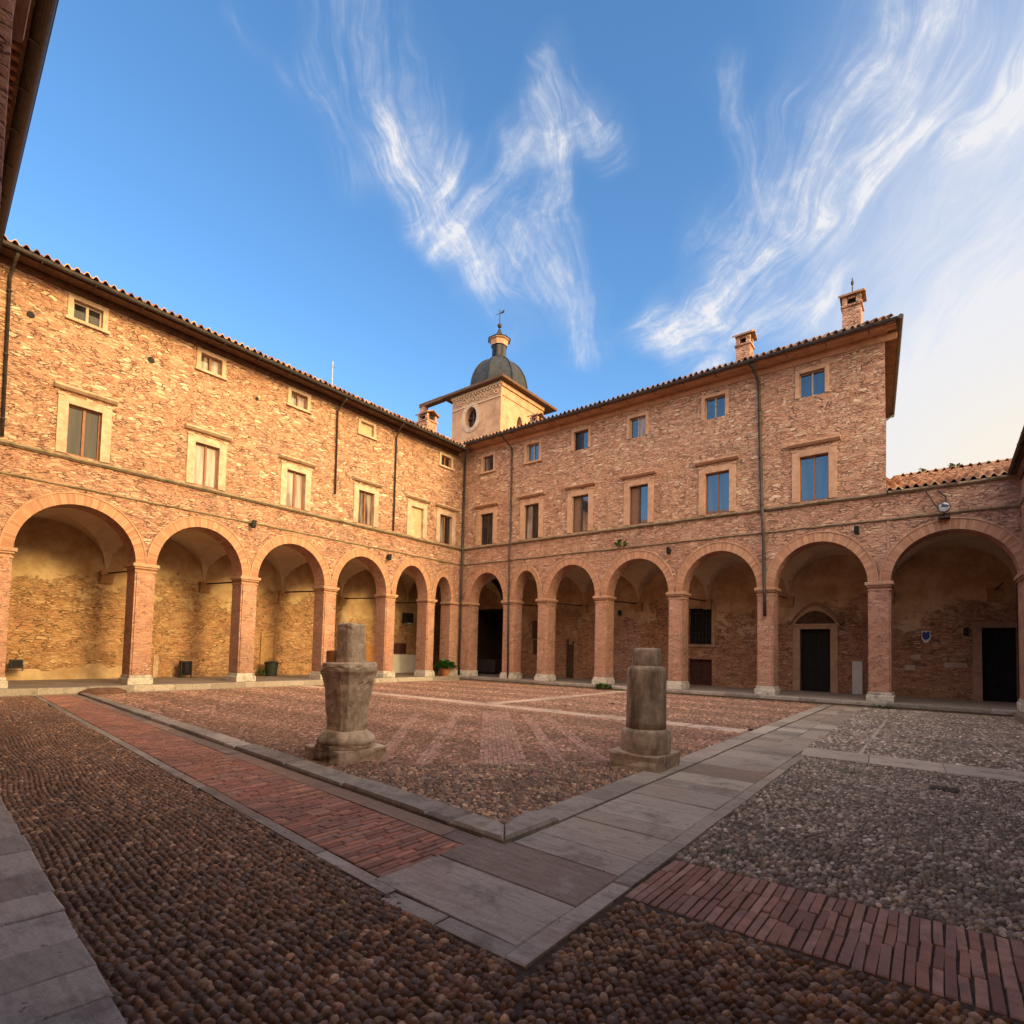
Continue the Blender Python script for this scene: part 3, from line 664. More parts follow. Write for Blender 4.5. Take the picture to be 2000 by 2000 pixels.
def blocks(name, cells, mat, pal, h0, h1, bev=.008, kind='structure', jc=.25, tilt=.004):
    """one mesh of laid bricks or slabs; each cell is a quad of (x, y)"""
    m_ = MB(); cols = []
    for c in cells:
        ctr = np.mean(c, 0); zt = h1 + random.uniform(-tilt, tilt); tx, ty = random.uniform(-tilt, tilt) * 2, random.uniform(-tilt, tilt) * 2
        zz = [zt + (x - ctr[0]) * tx + (y - ctr[1]) * ty for x, y in c]
        # inset top ring = worn arris
        v = []
        for x, y in c: v.append((x, y, h0))
        for (x, y), z_ in zip(c, zz): v.append((x, y, z_ - bev))
        for (x, y), z_ in zip(c, zz):
            dx_, dy_ = ctr[0] - x, ctr[1] - y; L = math.hypot(dx_, dy_) + 1e-9
            e = min(bev * 1.6, L * .3); v.append((x + dx_ / L * e, y + dy_ / L * e, z_))
        m_.raw(v, [(i, (i + 1) % 4, 4 + (i + 1) % 4, 4 + i) for i in range(4)] + [(4 + i, 4 + (i + 1) % 4, 8 + (i + 1) % 4, 8 + i) for i in range(4)] + [(8, 9, 10, 11)])
        b = pal[random.randrange(len(pal))]; g = random.uniform(1 - jc, 1 + jc); cols += [(b[0] * g, b[1] * g, b[2] * g, 1)] * 12
    o = m_.build(name, mat, recalc=True)
    ca = o.data.color_attributes.new('Col', 'FLOAT_COLOR', 'POINT'); ca.data.foreach_set('color', np.array(cols).ravel())
    if kind: tag(o, kind=kind)
    return o
BRICKC = [(.45, .185, .125), (.50, .22, .15), (.40, .165, .12), (.36, .175, .13), (.54, .27, .18), (.41, .22, .17)]
BRICKR = [(.37, .185, .14), (.42, .215, .165), (.33, .17, .135), (.39, .23, .185), (.45, .26, .205)]
SLABC = [(.40, .345, .295), (.45, .39, .335), (.35, .30, .255), (.49, .425, .365), (.42, .355, .295)]
SLABW = [(.34, .225, .17), (.38, .26, .20), (.31, .23, .19)]

def yo(x): return -20.33 - .0925 * (x - 19.78)      # outer edge of the brick walk
def yi(x): return -19.23 - .084 * (x - 18.47)       # inner edge of its bricks
def yk(x): return -19.0 - .082 * (x - 18.6)         # outer edge of raised kerb
def yk2(x): return -18.64 - .074 * (x - 18.35)      # inner edge of raised kerb
def yb(x): return -21.38 - .0757 * (x - 14.16)      # edge of near border
# brick walk (long side across the walk)
cells = []; x = .75
while x < 18.32:
    w_ = random.uniform(.058, .074); y0, y1 = yo(x) + .12, yi(x); n = 4; L = (y1 - y0) / n; off = random.uniform(-.12, .12)
    ys = [y0] + [y0 + L * i + off for i in range(1, n)] + [y1]
    for a, b in zip(ys[:-1], ys[1:]):
        s_ = random.uniform(-.006, .006); cells.append([(x + .002, a + .003), (x + w_ - .003, a + .003), (x + w_ - .003 + s_, b - .003), (x + .002 + s_, b - .003)])
    x += w_ + random.uniform(.002, .006)
blocks('brick_path', cells, 'paving_brick', BRICKC, -.03, .012, .006, jc=.22, tilt=.004)
# stone edging on the outside of the walk and the light flat strip inside it
def strip_cells(xa, xb, f0, f1, lmin, lmax, gap=.006):
    out_ = []; x = xa
    while x < xb:
        l = min(random.uniform(lmin, lmax), xb - x)
        out_.append([(x + gap, f0(x)), (x + l - gap, f0(x + l)), (x + l - gap, f1(x + l)), (x + gap, f1(x))]); x += l
    return out_
blocks('path_edging', strip_cells(.75, 18.6, yo, lambda x: yo(x) + .105, .7, 1.4) + strip_cells(18.62, 19.66, lambda x: -20.30 + .0 * x, lambda x: -20.17, .5, .6), 'paving_slab', SLABC[:3], -.03, .014, .008)
blocks('flat_strip', strip_cells(.75, 18.5, lambda x: yi(x) + .01, lambda x: yk(x) - .012, .9, 1.8), 'paving_slab', SLABW, -.03, .010, .006)
# raised kerb round the inner square
kc = strip_cells(.75, 17.9, yk, yk2, 1.1, 1.9, .004)
kc += [[(17.905, yk(17.9)), (18.6, -19.0), (18.33, -18.66), (17.905, yk2(17.9))], [(18.606, -18.995), (18.62, -18.2), (18.25, -18.2), (18.338, -18.655)]]
stones('kerb_attr', .8, 9, .6, (.10, .088, .078), .25, .3)
blocks('raised_kerb', kc, 'kerb_attr', SLABC[:3], -.03, .065, .028, tilt=.006)
kr = []; y = -18.195
while y < -.6:
    l = random.uniform(.9, 1.5); h = min(y + l, -.6); f = (y + 18.2) / 18; g = (h + 18.2) / 18
    kr.append([(18.25 - .1 * f, y + .004), (18.60 - .15 * f, y + .004), (18.60 - .15 * g, h - .004), (18.25 - .1 * g, h - .004)]); y = h
blocks('kerb_band', kr, 'paving_slab', SLABC[:4], -.03, .022, .008, tilt=.004)
# slab walk
cells = []; y = -20.155; first = [.62, .60, .36, .62, .34, .55, .36, .62, .38]; i = 0
while y < -.55:
    l = first[i] if i < len(first) else random.uniform(.42, .95); h = min(y + l, -.55); sk = -.05
    xl, xr = (18.63 if y > -19 else 18.66 - (.0 if y > -19.1 else .0)), 19.64
    if y < -19.05: xl = 18.36
    f = (y + 20) / 20; xl -= .15 * f * (y > -19); xr -= .25 * f
    if y > -11.3:
        mx = (xl + xr) / 2 + random.uniform(-.1, .1); cells += [[(xl, y + .005 - sk), (mx - .005, y + .005), (mx - .005, h - .005), (xl, h - .005 - sk)], [(mx + .005, y + .06), (xr, y + .06 + sk), (xr, h + .05 + sk), (mx + .005, h + .05)]]
    else: cells.append([(xl, y + .005 - sk * .5), (xr, y + .005 + sk * .5), (xr, h - .005 + sk * .5), (xl, h - .005 - sk * .5)])
    y = h; i += 1
SL2 = SLABC + [(.33, .255, .205), (.30, .23, .19)]
blocks('slab_path', cells, 'paving_slab', SL2, -.03, .014, .007, jc=.16, tilt=.003)
kr = []; y = -20.30
while y < -12.45:
    l = random.uniform(.8, 1.3); h = min(y + l, -12.45); kr.append([(19.655 - .01 * (y + 20.3), y + .004), (19.79 - .012 * (y + 20.3), y + .004), (19.79 - .012 * (h + 20.3), h - .004), (19.655 - .01 * (h + 20.3), h - .004)]); y = h
blocks('walk_edging', kr, 'paving_slab', SLABC[:3], -.03, .02, .008)
# brick band on the right
cells = []; x = 19.80
while x < 23.3:
    w_ = random.uniform(.043, .056); y0, y1 = -19.22 + .025 * (x - 19.8), -18.35 + .06 * (x - 19.8); o_ = random.choice([(.36, .70), (.30, .62), (.42, .74), (.5, 1), (.34, .68)])
    ys = [y0, y0 + (y1 - y0) * o_[0], y0 + (y1 - y0) * o_[1], y1] if o_[1] < 1 else [y0, y0 + (y1 - y0) * .5, y1]
    for a, b in zip(ys[:-1], ys[1:]):
        s_ = random.uniform(-.01, .01); cells.append([(x, a + .004), (x + w_, a + .004), (x + w_ + s_, b - .004), (x + s_, b - .004)])
    x += w_ + random.uniform(.004, .012)
blocks('brick_band', cells, 'paving_brick', BRICKR, -.03, .012, .007, jc=.2, tilt=.004)
# flat stone strips crossing the court
def rect_cells(pts, n):
    a, b, c, d = [np.array(q, float) for q in pts]; out_ = []
    for i in range(n):
        f, g = i / n, (i + 1) / n; e = .004
        out_.append([tuple(a + (b - a) * (f + e / 4)), tuple(a + (b - a) * (g - e / 4)), tuple(d + (c - d) * (g - e / 4)), tuple(d + (c - d) * (f + e / 4))])
    return out_
PALE = [(.50, .43, .37), (.56, .48, .42), (.46, .40, .35)]
PALEW = [(.66, .50, .40), (.72, .55, .44), (.60, .46, .37)]
blocks('cross_strip', rect_cells([(19.60, -12.45), (23.4, -12.4), (23.4, -11.5), (19.50, -11.45)], 4), 'paving_slab', PALE, -.03, .012, .006, jc=.08)
blocks('middle_strip', rect_cells([(.8, -10.25), (18.1, -10.35), (18.1, -9.75), (.8, -9.75)], 14), 'paving_slab', PALEW, -.03, .010, .006, jc=.1)
blocks('middle_strip', rect_cells([(10.35, -9.7), (10.35, -.6), (10.85, -.6), (10.85, -9.7)], 9), 'paving_slab', PALEW, -.03, .010, .006, jc=.1)
# diagonal brick strip and thin diagonal lines
def diag(p0, p1, w_, name, pal, bl=.28, bw=.07, mat='paving_brick'):
    p0, p1 = np.array(p0), np.array(p1); L = np.linalg.norm(p1 - p0); t_ = (p1 - p0) / L; n_ = np.array([-t_[1], t_[0]]); cells = []
    nb = max(1, int(w_ / bw))
    for j in range(nb):
        a = random.uniform(0, .1)
        s0 = 0
        while s0 < L:
            e = min(L, s0 + bl * random.uniform(.85, 1.15) + (a if s0 == 0 else 0)); o0, o1 = -w_ / 2 + j * bw, -w_ / 2 + (j + 1) * bw - .008
            cells.append([tuple(p0 + t_ * (s0 + .004) + n_ * o0), tuple(p0 + t_ * (e - .004) + n_ * o0), tuple(p0 + t_ * (e - .004) + n_ * o1), tuple(p0 + t_ * (s0 + .004) + n_ * o1)]); s0 = e
    return blocks(name, cells, mat, pal, -.03, .012, .008, jc=.18)
BRP = [(.48, .27, .205), (.53, .31, .24), (.43, .24, .185), (.50, .32, .255)]
diag((16.56, -16.5), (12.1, -11.3), .72, 'diagonal_brick_strip', BRP)
diag((17.0, -15.75), (13.0, -11.2), .22, 'diagonal_brick_strip', BRP)
diag((15.75, -17.3), (11.6, -12.2), .22, 'diagonal_brick_strip', BRP)
diag((17.42, -15.2), (13.55, -11.1), .22, 'diagonal_brick_strip', BRP)
diag((15.2, -17.6), (11.2, -13.3), .22, 'diagonal_brick_strip', BRP)
diag((16.0, -17.05), (17.45, -15.25), .09, 'diagonal_brick_strip', BRP)
blocks('thin_kerb', rect_cells([(20.32, -11.4), (20.20, .0), (20.25, .0), (20.38, -11.4)], 10), 'paving_slab', PALE, -.03, .02, .008)
blocks('thin_kerb', rect_cells([(22.36, -11.4), (22.05, -4.8), (22.10, -4.8), (22.41, -11.4)], 6), 'paving_slab', PALE, -.03, .016, .008)
# near border of grey slabs (flush with the walk of the near wing)
cells = []; s = -19.5
while s < 2.6:
    l = random.uniform(.34, .60)
    cells.append([MS(s + .005, -.02, 0)[:2], MS(s + l - .005, -.02, 0)[:2], MS(s + l - .005, .60 + random.uniform(-.01, .01), 0)[:2], MS(s + .005, .60 + random.uniform(-.012, .012), 0)[:2]])
    cells.append([MS(s + .005, -.75, 0)[:2], MS(s + l - .005, -.75, 0)[:2], MS(s + l - .005, -.03, 0)[:2], MS(s + .005, -.03, 0)[:2]]); s += l
blocks('border_slabs', cells, 'paving_slab', [(.46, .41, .36), (.52, .46, .41), (.41, .365, .32)], -.03, .03, .010, jc=.12, tilt=.005)

# pebbled panels
left_panel = [(.75, yo(.75) - .01), (19.75, yo(19.75) - .015), (20.25, -20.9), (20.25, -21.88), (.75, yb(.75) - .02)]
right_panel = [(19.83, -20.33), (19.83, -19.27), (23.4, -19.17), (23.4, -22.1), (20.25, -21.88), (20.25, -20.9), (19.78, -20.36)]
mid_panel = [(19.78, -18.33), (23.4, -18.12), (23.4, -12.47), (19.62, -12.5)]
far_panel = [(19.50, -11.43), (23.4, -11.48), (23.4, -.45), (19.3, -.45)]
near_w = None
cobbles('cobblestones', [p for p in left_panel if True], 'cobble', PAL_N, R(-4.3), .040, .047, .027, bend=.35, jit=.14, w=[.2, .2, .16, .12, .08, .1, .03, .11], swirl=.12)
cobbles('cobblestones', right_panel, 'cobble', PAL_N, R(-40), .042, .048, .027, bend=.7, jit=.16, w=[.17, .17, .15, .14, .12, .1, .05, .1], swirl=.35)
cobbles('cobblestones', mid_panel, 'cobble_mossy', PAL_G, R(-20), .037, .050, .022, bend=.9, swirl=.5, jit=.4)
cobbles('cobblestones', far_panel, 'cobble_mossy', PAL_G * 1.15, R(2), .056, .075, .024, lod=1, swirl=.3)
tri = [(18.27, yk2(18.3) + .05), (18.2, -14.75), (17.45, -15.22), (16.0, -17.05), (15.15, yk2(15.15) + .02)]
cobbles('cobblestones', tri, 'cobble', PAL_N * 1.05 + .02, R(49), .046, .064, .024, bend=.4, swirl=.3, jit=.35)
inner = [(.85, yk2(.85) + .02), (18.24, yk2(18.24) + .02), (18.08, -.5), (.85, -.5)]
strips = [[(.8, -10.27), (18.1, -10.37), (18.1, -9.73), (.8, -9.73)], [(10.33, -9.7), (10.33, -.6), (10.87, -.6), (10.87, -9.7)], tri]
near_in = [(8, yk2(8) + .02), (18.24, yk2(18.24) + .02), (18.16, -10.3), (8, -10.3)]
cobbles('cobblestones', near_in, 'cobble_far', PAL_F, R(0), .058, .072, .020, lod=1, holes=strips, swirl=.25, bend=.5)
cobbles('cobblestones', inner, 'cobble_far', PAL_F * 1.05, R(0), .082, .105, .020, lod=1, holes=strips + [near_in], swirl=.2)

# ================================================================== WEST WING (left)
west = thing('arcaded_wing', (-4, -10, 0), 'sunlit long wing on the left, rubble wall glowing gold above its arcade', 'building', 'wings round the courtyard')
LP = [(-19.40, .62), (-15.67, .62), (-12.08, .63), (-8.45, .62), (-5.04, .60), (-2.31, .56), (-.42, .84)]
edge = []
for (c, w_), (c2, w2) in zip(LP[:-1], LP[1:]): edge.append((c + w_ / 2, c2 - w2 / 2, 5.93 if c < -3 else 5.62))
arcade(ML, -20.9, 0, edge, ZUS, west)
for c, w_ in LP[:-1]: pillar(ML, c, w_, west)
pillar(ML, -20.6, .5, west)
smallL = [(-18.06, -17.26, 11.78, 12.41), (-14.28, -13.49, 11.78, 12.41), (-10.71, -9.92, 11.77, 12.39), (-7.18, -6.42, 11.73, 12.32), (-1.90, -1.10, 11.72, 12.31)]
bigL = [(-18.03, -17.13, 7.46, 9.06), (-14.32, -13.44, 7.46, 9.04), (-10.74, -9.86, 7.45, 9.02), (-7.16, -6.24, 7.45, 9.05), (-3.92, -3.06, 7.45, 9.02), (-1.86, -.90, 7.45, 9.03)]
upper_wall(ML, -20.9, 0, ZUS, ZE + .25, smallL + bigL, west)
gs = [('glass_dark', 'glass_dark'), ('glass_striped', 'glass_curtain'), ('glass_striped', 'glass_curtain'), ('old_x', 'old_x'), ('glass_dark', 'glass_dark')]
for i, w_ in enumerate(smallL):
    if i == 3: window(ML, *w_, west, False, 'pale_stone', None, blind=True)
    else: window(ML, *w_, west, False, 'pale_stone', gs[i], wood='pale_wood' if i == 0 else 'red_wood')
gb = [('glass_dark', 'glass_dark'), ('glass_curtain', 'glass_curtain'), ('glass_curtain', 'glass_curtain'), ('glass_striped', 'glass_striped'), None, ('glass_striped', 'glass_dark')]
for i, w_ in enumerate(bigL): window(ML, *w_, west, True, 'pale_stone', gb[i], blind=(i == 4))
string_course(ML, -20.9, -.01, ZUS, .14, .13, west, 'mossy_stone')
string_course(ML, -20.9, -.01, ZLS, .07, .06, west, 'mossy_stone')
eave(ML, -20.9, -.6, west, 'soffit_wood', 12.80, 12.66, .74)
LPL = lambda x: 12.80 + (.85 - x) * .33
RPL = lambda y: 13.02 + (y + .85) * .33
roofL = tile_roof(ML, -20.9, 8.0, .90, -4.2, 12.84, .33, west, keep=lambda c: not (c[1] > -.80 and LPL(c[0]) < RPL(c[1]) + .05))
rb = MB(); rb.face([(-4.2, -20.9, 14.46), (-4.2, 8, 14.46), (-9.2, 8, 12.8), (-9.2, -20.9, 12.8)]); o = rb.build('roof_slope', 'roof_tile_plain', west)
gutter(ML, -20.9, -.75, .86, 12.76, .085, west)
downpipe(ML, [(-19.52, .80, 12.66), (-19.54, .5, 12.52), (-19.56, .07, 12.25), (-19.5, .07, 7.5)], west, .045)
downpipe(ML, [(-8.5, .80, 12.66), (-8.5, .5, 12.52), (-8.47, .07, 12.3), (-8.44, .07, 8.5)], west, .042)
downpipe(ML, [(-5.25, .80, 12.66), (-5.2, .5, 12.52), (-5.06, .07, 12.2), (-5.07, .07, 7.46)], west, .042)
downpipe(lambda s, d, z: (s, d, z), [(.72, -.72, 12.7), (.5, -.5, 12.5), (.13, -.13, 12.2), (.13, -.13, 6.8), (.17, -.19, 6.6), (.17, -.19, .25)], west, .06)
vaults(ML, [-20.9] + [c for c, _ in LP[:-1]] + [-.4], west)
for c, w_ in LP[:-1]:
    corbel(ML, c, west); tie_rod(ML, c, west)
bw = MB(); bw.face([ML(-20.9, -DP, 0), ML(DP, -DP, 0), ML(DP, -DP, 6.3), ML(-20.9, -DP, 6.3)]); bw.build('back_wall', 'old_plaster_west', west, recalc=False)
fl = MB(); fl.box(W, -DP, .32, -20.9, -.3, -.05, ZF); fl.build('walk_floor', 'floor_stone', west)
st = blocks('walk_kerb', [[(.325, y0 + .004), (.62, y0 + .004), (.62, y1 - .004), (.325, y1 - .004)] for y0, y1 in zip(np.arange(-20.9, -1.2, 1.22), np.arange(-20.9, -1.2, 1.22) + 1.22)], 'paving_slab', [(.50, .43, .36), (.44, .37, .31), (.55, .48, .41)], -.03, ZF + .004, .02, kind=None, tilt=.006)
st.parent = west; st.location = -ORG[west]; ORG[st] = Vector((0, 0, 0))
st = blocks('walk_apron', rect_cells([(.63, -20.3), (.63, -.75), (.84, -.75), (.84, -20.3)], 14), 'paving_slab', [(.40, .33, .27), (.45, .37, .30)], -.03, .02, .01, kind=None)
st.parent = west; st.location = -ORG[west]; ORG[st] = Vector((0, 0, 0))
# body behind, keeps daylight out of the walk
bd = MB(); bd.face([(-9.2, -20.9, 0), (-9.2, 8, 0), (-9.2, 8, 12.8), (-9.2, -20.9, 12.8)]); bd.face([(-9.2, -20.9, 0), (0, -20.9, 0), (0, -20.9, 12.8), (-9.2, -20.9, 12.8)])
bd.face([(-9.2, -20.9, 6.35), (0, -20.9, 6.35), (0, 8, 6.35), (-9.2, 8, 6.35)]); bd.face([(-4.2, -20.9, 14.46), (-9.2, -20.9, 12.8), (0, -20.9, 12.8)])
bd.build('rear_wall', 'rubble_masonry', west, recalc=False)
# pocks and scaffold holes
for (y, z, r_) in ((-19.04, 11.38, .10), (-15.85, 11.40, .11), (-12.12, 11.48, .07)):
    h = MB(); h.tube([(-.02, y, z), (.022, y, z)], r_, 10); h.build('putlog_hole', 'near_black', west)
# trim on the back wall
nd = MB(); nd.box(ML, -9.42, -9.33, -DP - .01, -DP + .07, .25, 2.2); nd.box(ML, -8.75, -8.66, -DP - .01, -DP + .07, .25, 2.2); nd.box(ML, -9.329, -8.751, -DP - .01, -DP + .066, 2.08, 2.2); nd.box(ML, -9.329, -8.751, -DP - .01, -DP + .02, .2, 2.08)
nd.build('blocked_doorway', 'corbel_stone', west)
nd = MB(); nd.box(ML, -4.06, -2.66, -DP - .01, -DP + .06, 1.72, 1.84); nd.box(ML, -2.74, -2.66, -DP - .01, -DP + .06, .3, 1.715); nd.box(ML, -4.06, -3.98, -DP - .01, -DP + .06, .3, 1.715); nd.box(ML, -3.975, -2.745, -DP - .01, -DP + .02, .3, 1.715)
nd = MB(); nd.box(ML, -4.06, -2.66, -DP - .01, -DP + .06, 1.72, 1.84); nd.box(ML, -2.74, -2.66, -DP - .01, -DP + .06, .3, 1.715); nd.box(ML, -4.06, -3.98, -DP - .01, -DP + .06, .3, 1.715); nd.box(ML, -3.975, -2.745, -DP - .01, -DP + .02, .3, 1.715)
simple('red_niche', (.34, .14, .05), (.46, .22, .09), 5, .9, .4)
nd.build('blocked_niche', 'red_niche', west)
nd = MB(); nd.box(ML, -1.75, .6, -DP - .01, -DP + .03, .2, 1.29); nd.build('white_dado', 'white_panel', west)
nd = MB(); nd.box(ML, -13.9, -13.72, -DP - .01, -DP + .04, .2, 1.1); nd.build('stone_stub', 'pale_stone', west)
chimney(-2.1, -1.05, 13.5, 15.45, .78, roofL)

# ================================================================== NORTH WING (right)
north = thing('arcaded_wing', (10, 4, 0), 'shaded pinkish wing on the right with two chimneys and blue glass windows', 'building', 'wings round the courtyard')
RP = [(.34, .68), (3.45, .70), (5.66, .60), (8.96, .60), (12.54, .60), (16.12, .60), (19.78, .66)]
opn = []
for (c, w_), (c2, w2) in zip(RP[:-1], RP[1:]): opn.append((c + w_ / 2, c2 - w2 / 2, 5.91 if abs(c - 3.45) > .1 else 5.82))
arcade(MN, 0, 20.10, opn, ZUS, north)
for c, w_ in RP[1:]: pillar(MN, c, w_, north)
# corner pier belongs to both wings; built with this one
m_ = MB(); m_.box(W, -.0, .68, 0, DW, ZF + .3, ZC - .02); m_.box(W, -DW, -.004, -.84, DW - .01, ZF + .3, ZC - .02)
pc = m_.build('corner_pier', 'pier_brick', north, bevel=.015)
b = MB(); b.box(W, .0, .76, -.09, DW, ZF - .02, ZF + .31); b.box(W, -DW, -.003, -.92, DW - .01, ZF - .02, ZF + .31); b.box(W, -.001, .08, -.92, -.095, ZF - .02, ZF + .30)
b.build('base', 'base_stone', pc, bevel=.02)
q = MB(); q.box(W, .0, .77, -.10, DW, ZC - .09, ZC + .03); q.box(W, -DW, -.003, -.93, DW - .01, ZC - .09, ZC + .03); q.box(W, -.001, .10, -.93, -.105, ZC - .09, ZC + .029)
q.build('capital', 'pink_stone', pc, bevel=.02)
smallR = [(1.42, 2.18, 11.54, 12.42), (4.43, 5.25, 11.50, 12.45), (7.31, 8.15, 11.52, 12.46), (10.29, 11.11, 11.46, 12.40), (13.72, 14.58, 11.48, 12.40), (17.29, 18.17, 11.44, 12.39)]
bigR = [(1.31, 2.27, 7.46, 9.19), (4.36, 5.32, 7.46, 9.26), (7.28, 8.22, 7.46, 9.26), (10.32, 11.26, 7.46, 9.24), (13.76, 14.76, 7.46, 9.20), (17.30, 18.28, 7.46, 9.18)]
upper_wall(MN, 0, 20.0, ZUS, ZE + .45, smallR + bigR, north)
gsr = [('glass_striped', 'glass_sky'), 'glass_sky', ('glass_dark', 'glass_sky'), ('glass_sky', 'glass_curtain'), 'glass_sky', 'glass_sky']
for i, w_ in enumerate(smallR): window(MN, *w_, north, False, 'pink_stone', gsr[i], wood='dark_wood' if i in (0, 2) else 'shutter_grey', sill=i in (0, 1), sash=.035)
gbr = [('glass_dark', 'glass_dark'), ('glass_striped', 'glass_dark'), ('wood_panel', 'glass_sky'), ('wood_panel', 'glass_sky'), 'glass_sky', 'glass_sky']
simple('wood_panel', (.16, .085, .05), (.22, .12, .075), 8, .6, .1)
for i, w_ in enumerate(bigR): window(MN, *w_, north, True, 'pink_stone', gbr[i], wood='dark_wood' if i < 4 else 'red_wood', sash=.035)
string_course(MN, .15, 20.03, ZUS, .13, .13, north, 'mossy_stone')
string_course(MN, .15, 20.03, ZLS, .07, .06, north, 'mossy_stone')
eave(MN, .76, 20.35, north, 'eave_plaster', 12.96, 12.98, .74)
HS = -.085                                          # the end wall is a little out of square
roofR = tile_roof(MN, -9.0, 20.40, .90, -3.9, 13.09, .33, north, hi_skew=-4.6, keep=lambda c: not (c[0] < .80 and RPL(c[1]) < LPL(c[0]) - .05))
gutter(MN, .78, 20.42, .86, 13.03, .085, north)
downpipe(MN, [(3.30, .80, 12.95), (3.36, .5, 12.8), (3.50, .08, 12.45), (3.53, .08, 7.6), (3.55, .17, 7.4), (3.57, .12, 4.6), (3.57, .16, 4.4), (3.6, .10, .25)], north, .045)
downpipe(MN, [(15.78, .80, 12.95), (15.8, .5, 12.8), (15.88, .08, 12.45), (16.0, .08, 7.6), (16.03, .18, 7.4), (16.08, .12, 6.3), (16.10, .11, 4.45), (16.12, .17, 4.3), (16.13, .12, 3.2)], north, .062)
m_ = MB(); ex = lambda y: 20.0 + HS * y             # end wall, hip roof and rear
m_.face([(20.0, 0, ZUS - .4), (ex(7.6), 7.6, ZUS - .4), (ex(7.6), 7.6, 13.2), (20.0, 0, 13.2)]); m_.face([(ex(7.6), 7.6, 0), (-9.2, 7.6, 0), (-9.2, 7.6, 13), (ex(7.6), 7.6, 13)])
m_.face([(-9.2, 0.76, 6.35), (20.05, .76, 6.35), (20.05, 7.6, 6.35), (-9.2, 7.6, 6.35)])
m_.build('end_wall', 'rubble_masonry', north, recalc=False)
m_ = MB(); e0, e1, rg = (20.45, -.86, 13.0), (20.45 + HS * 8.9, 8.1, 13.0), (15.8, 3.9, 14.6)
m_.face([e0, e1, rg]); m_.face([e1, (-9.2, 8.1, 13.0), (-9.2, 3.9, 14.6), rg]); m_.build('roof_hip', 'roof_tile_plain', north, recalc=False)
m_ = MB(); o5 = 20.42
m_.raw([(20.0, -.02, 12.96), (20.44, -.84, 12.94), (20.44 + HS * 8.8, 8.0, 12.94), (ex(7.6), 7.6, 12.96), (20.0, -.02, 13.08), (20.44, -.84, 13.08), (20.44 + HS * 8.8, 8.0, 13.08), (ex(7.6), 7.6, 13.08)], [(0, 1, 2, 3), (4, 5, 6, 7), (0, 1, 5, 4), (1, 2, 6, 5), (2, 3, 7, 6)])
m_.build('end_eave', 'soffit_wood', north)
m_ = MB(); m_.tube([(20.5, -.9, 13.03), (20.5 + HS * 8.8, 8.0, 13.03)], .08, 8); m_.tube([(20.5 + HS * 8.4, 7.7, 12.95), (ex(7) + .1, 7.3, 12.6), (ex(7) + .06, 7.3, 7.8)], .05, 8); m_.build('end_gutter', 'pipe_metal', north)
vaults(MN, [.4] + [c for c, _ in RP[1:]] + [23.6], north)
m_ = MB(); n = 16; rows = []                         # vault of the corner bay
for i in range(n + 1):
    x = -1 + 2 * i / n; rows.append([(-DP + (DP - .3) * i / n, .3 + (DP - .3) * j / n, ZC + .04 + 1.72 * max(math.sqrt(max(0, 1 - x * x)), math.sqrt(max(0, 1 - (-1 + 2 * j / n) ** 2)))) for j in range(n + 1)])
m_.grid(rows); m_.build('vault', 'vault_plaster', north, recalc=False)
for c, w_ in RP[1:] + [(23.0, .5)]:
    corbel(MN, c, north); tie_rod(MN, c, north)
def back_wall(M, s0, s1, holes, mat, parent, depth=.35):
    ss = sorted({s0, s1, *[x for h in holes for x in h[:2]]}); zz = sorted({0.0, 6.3, *[x for h in holes for x in h[2:]]}); m_ = MB()
    for a, b in zip(ss[:-1], ss[1:]):
        for c, d in zip(zz[:-1], zz[1:]):
            if any(h[0] < (a + b) / 2 < h[1] and h[2] < (c + d) / 2 < h[3] for h in holes): continue
            m_.face([M(a, -DP, c), M(b, -DP, c), M(b, -DP, d), M(a, -DP, d)])
    for (a, b, c, d) in holes:
        for (p, q_) in (((a, c), (a, d)), ((b, c), (b, d)), ((a, d), (b, d)), ((a, c), (b, c))): m_.face([M(p[0], -DP, p[1]), M(q_[0], -DP, q_[1]), M(q_[0], -DP - depth, q_[1]), M(p[0], -DP - depth, p[1])])
    return m_.build('back_wall', mat, parent, recalc=False)
holes = [(-3.6, .25, 0.0, 4.3), (16.58, 17.74, 0.0, 2.90), (11.62, 12.74, 2.20, 3.95), (11.62, 12.76, .2, 1.46), (22.63, 23.58, 0.0, 2.90)]
back_wall(MN, -DP, 23.6, holes, 'old_plaster_north', north)
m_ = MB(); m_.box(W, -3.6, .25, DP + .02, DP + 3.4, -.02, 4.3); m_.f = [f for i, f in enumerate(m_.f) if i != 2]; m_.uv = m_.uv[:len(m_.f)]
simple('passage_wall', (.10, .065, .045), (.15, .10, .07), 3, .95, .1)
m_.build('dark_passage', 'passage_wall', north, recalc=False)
fl = MB(); fl.box(W, -DP, 23.6, -.32, DP + .3, -.05, ZF - .002); fl.build('walk_floor', 'floor_stone', north)
xs = np.arange(.35, 23.3, 1.31)
st = blocks('walk_kerb', [[(x0 + .004, -.62), (min(x0 + 1.31, 23.4) - .004, -.62), (min(x0 + 1.31, 23.4) - .004, -.325), (x0 + .004, -.325)] for x0 in xs], 'paving_slab', [(.36, .33, .30), (.42, .39, .36), (.32, .29, .26)], .085, ZF + .004, .02, kind=None, tilt=.006)
st.parent = north; st.location = -ORG[north]; ORG[st] = Vector((0, 0, 0))
m_ = MB(); m_.box(W, .35, 23.4, -.585, -.33, -.05, .09); m_.build('kerb_footing', 'mossy_stone', north)
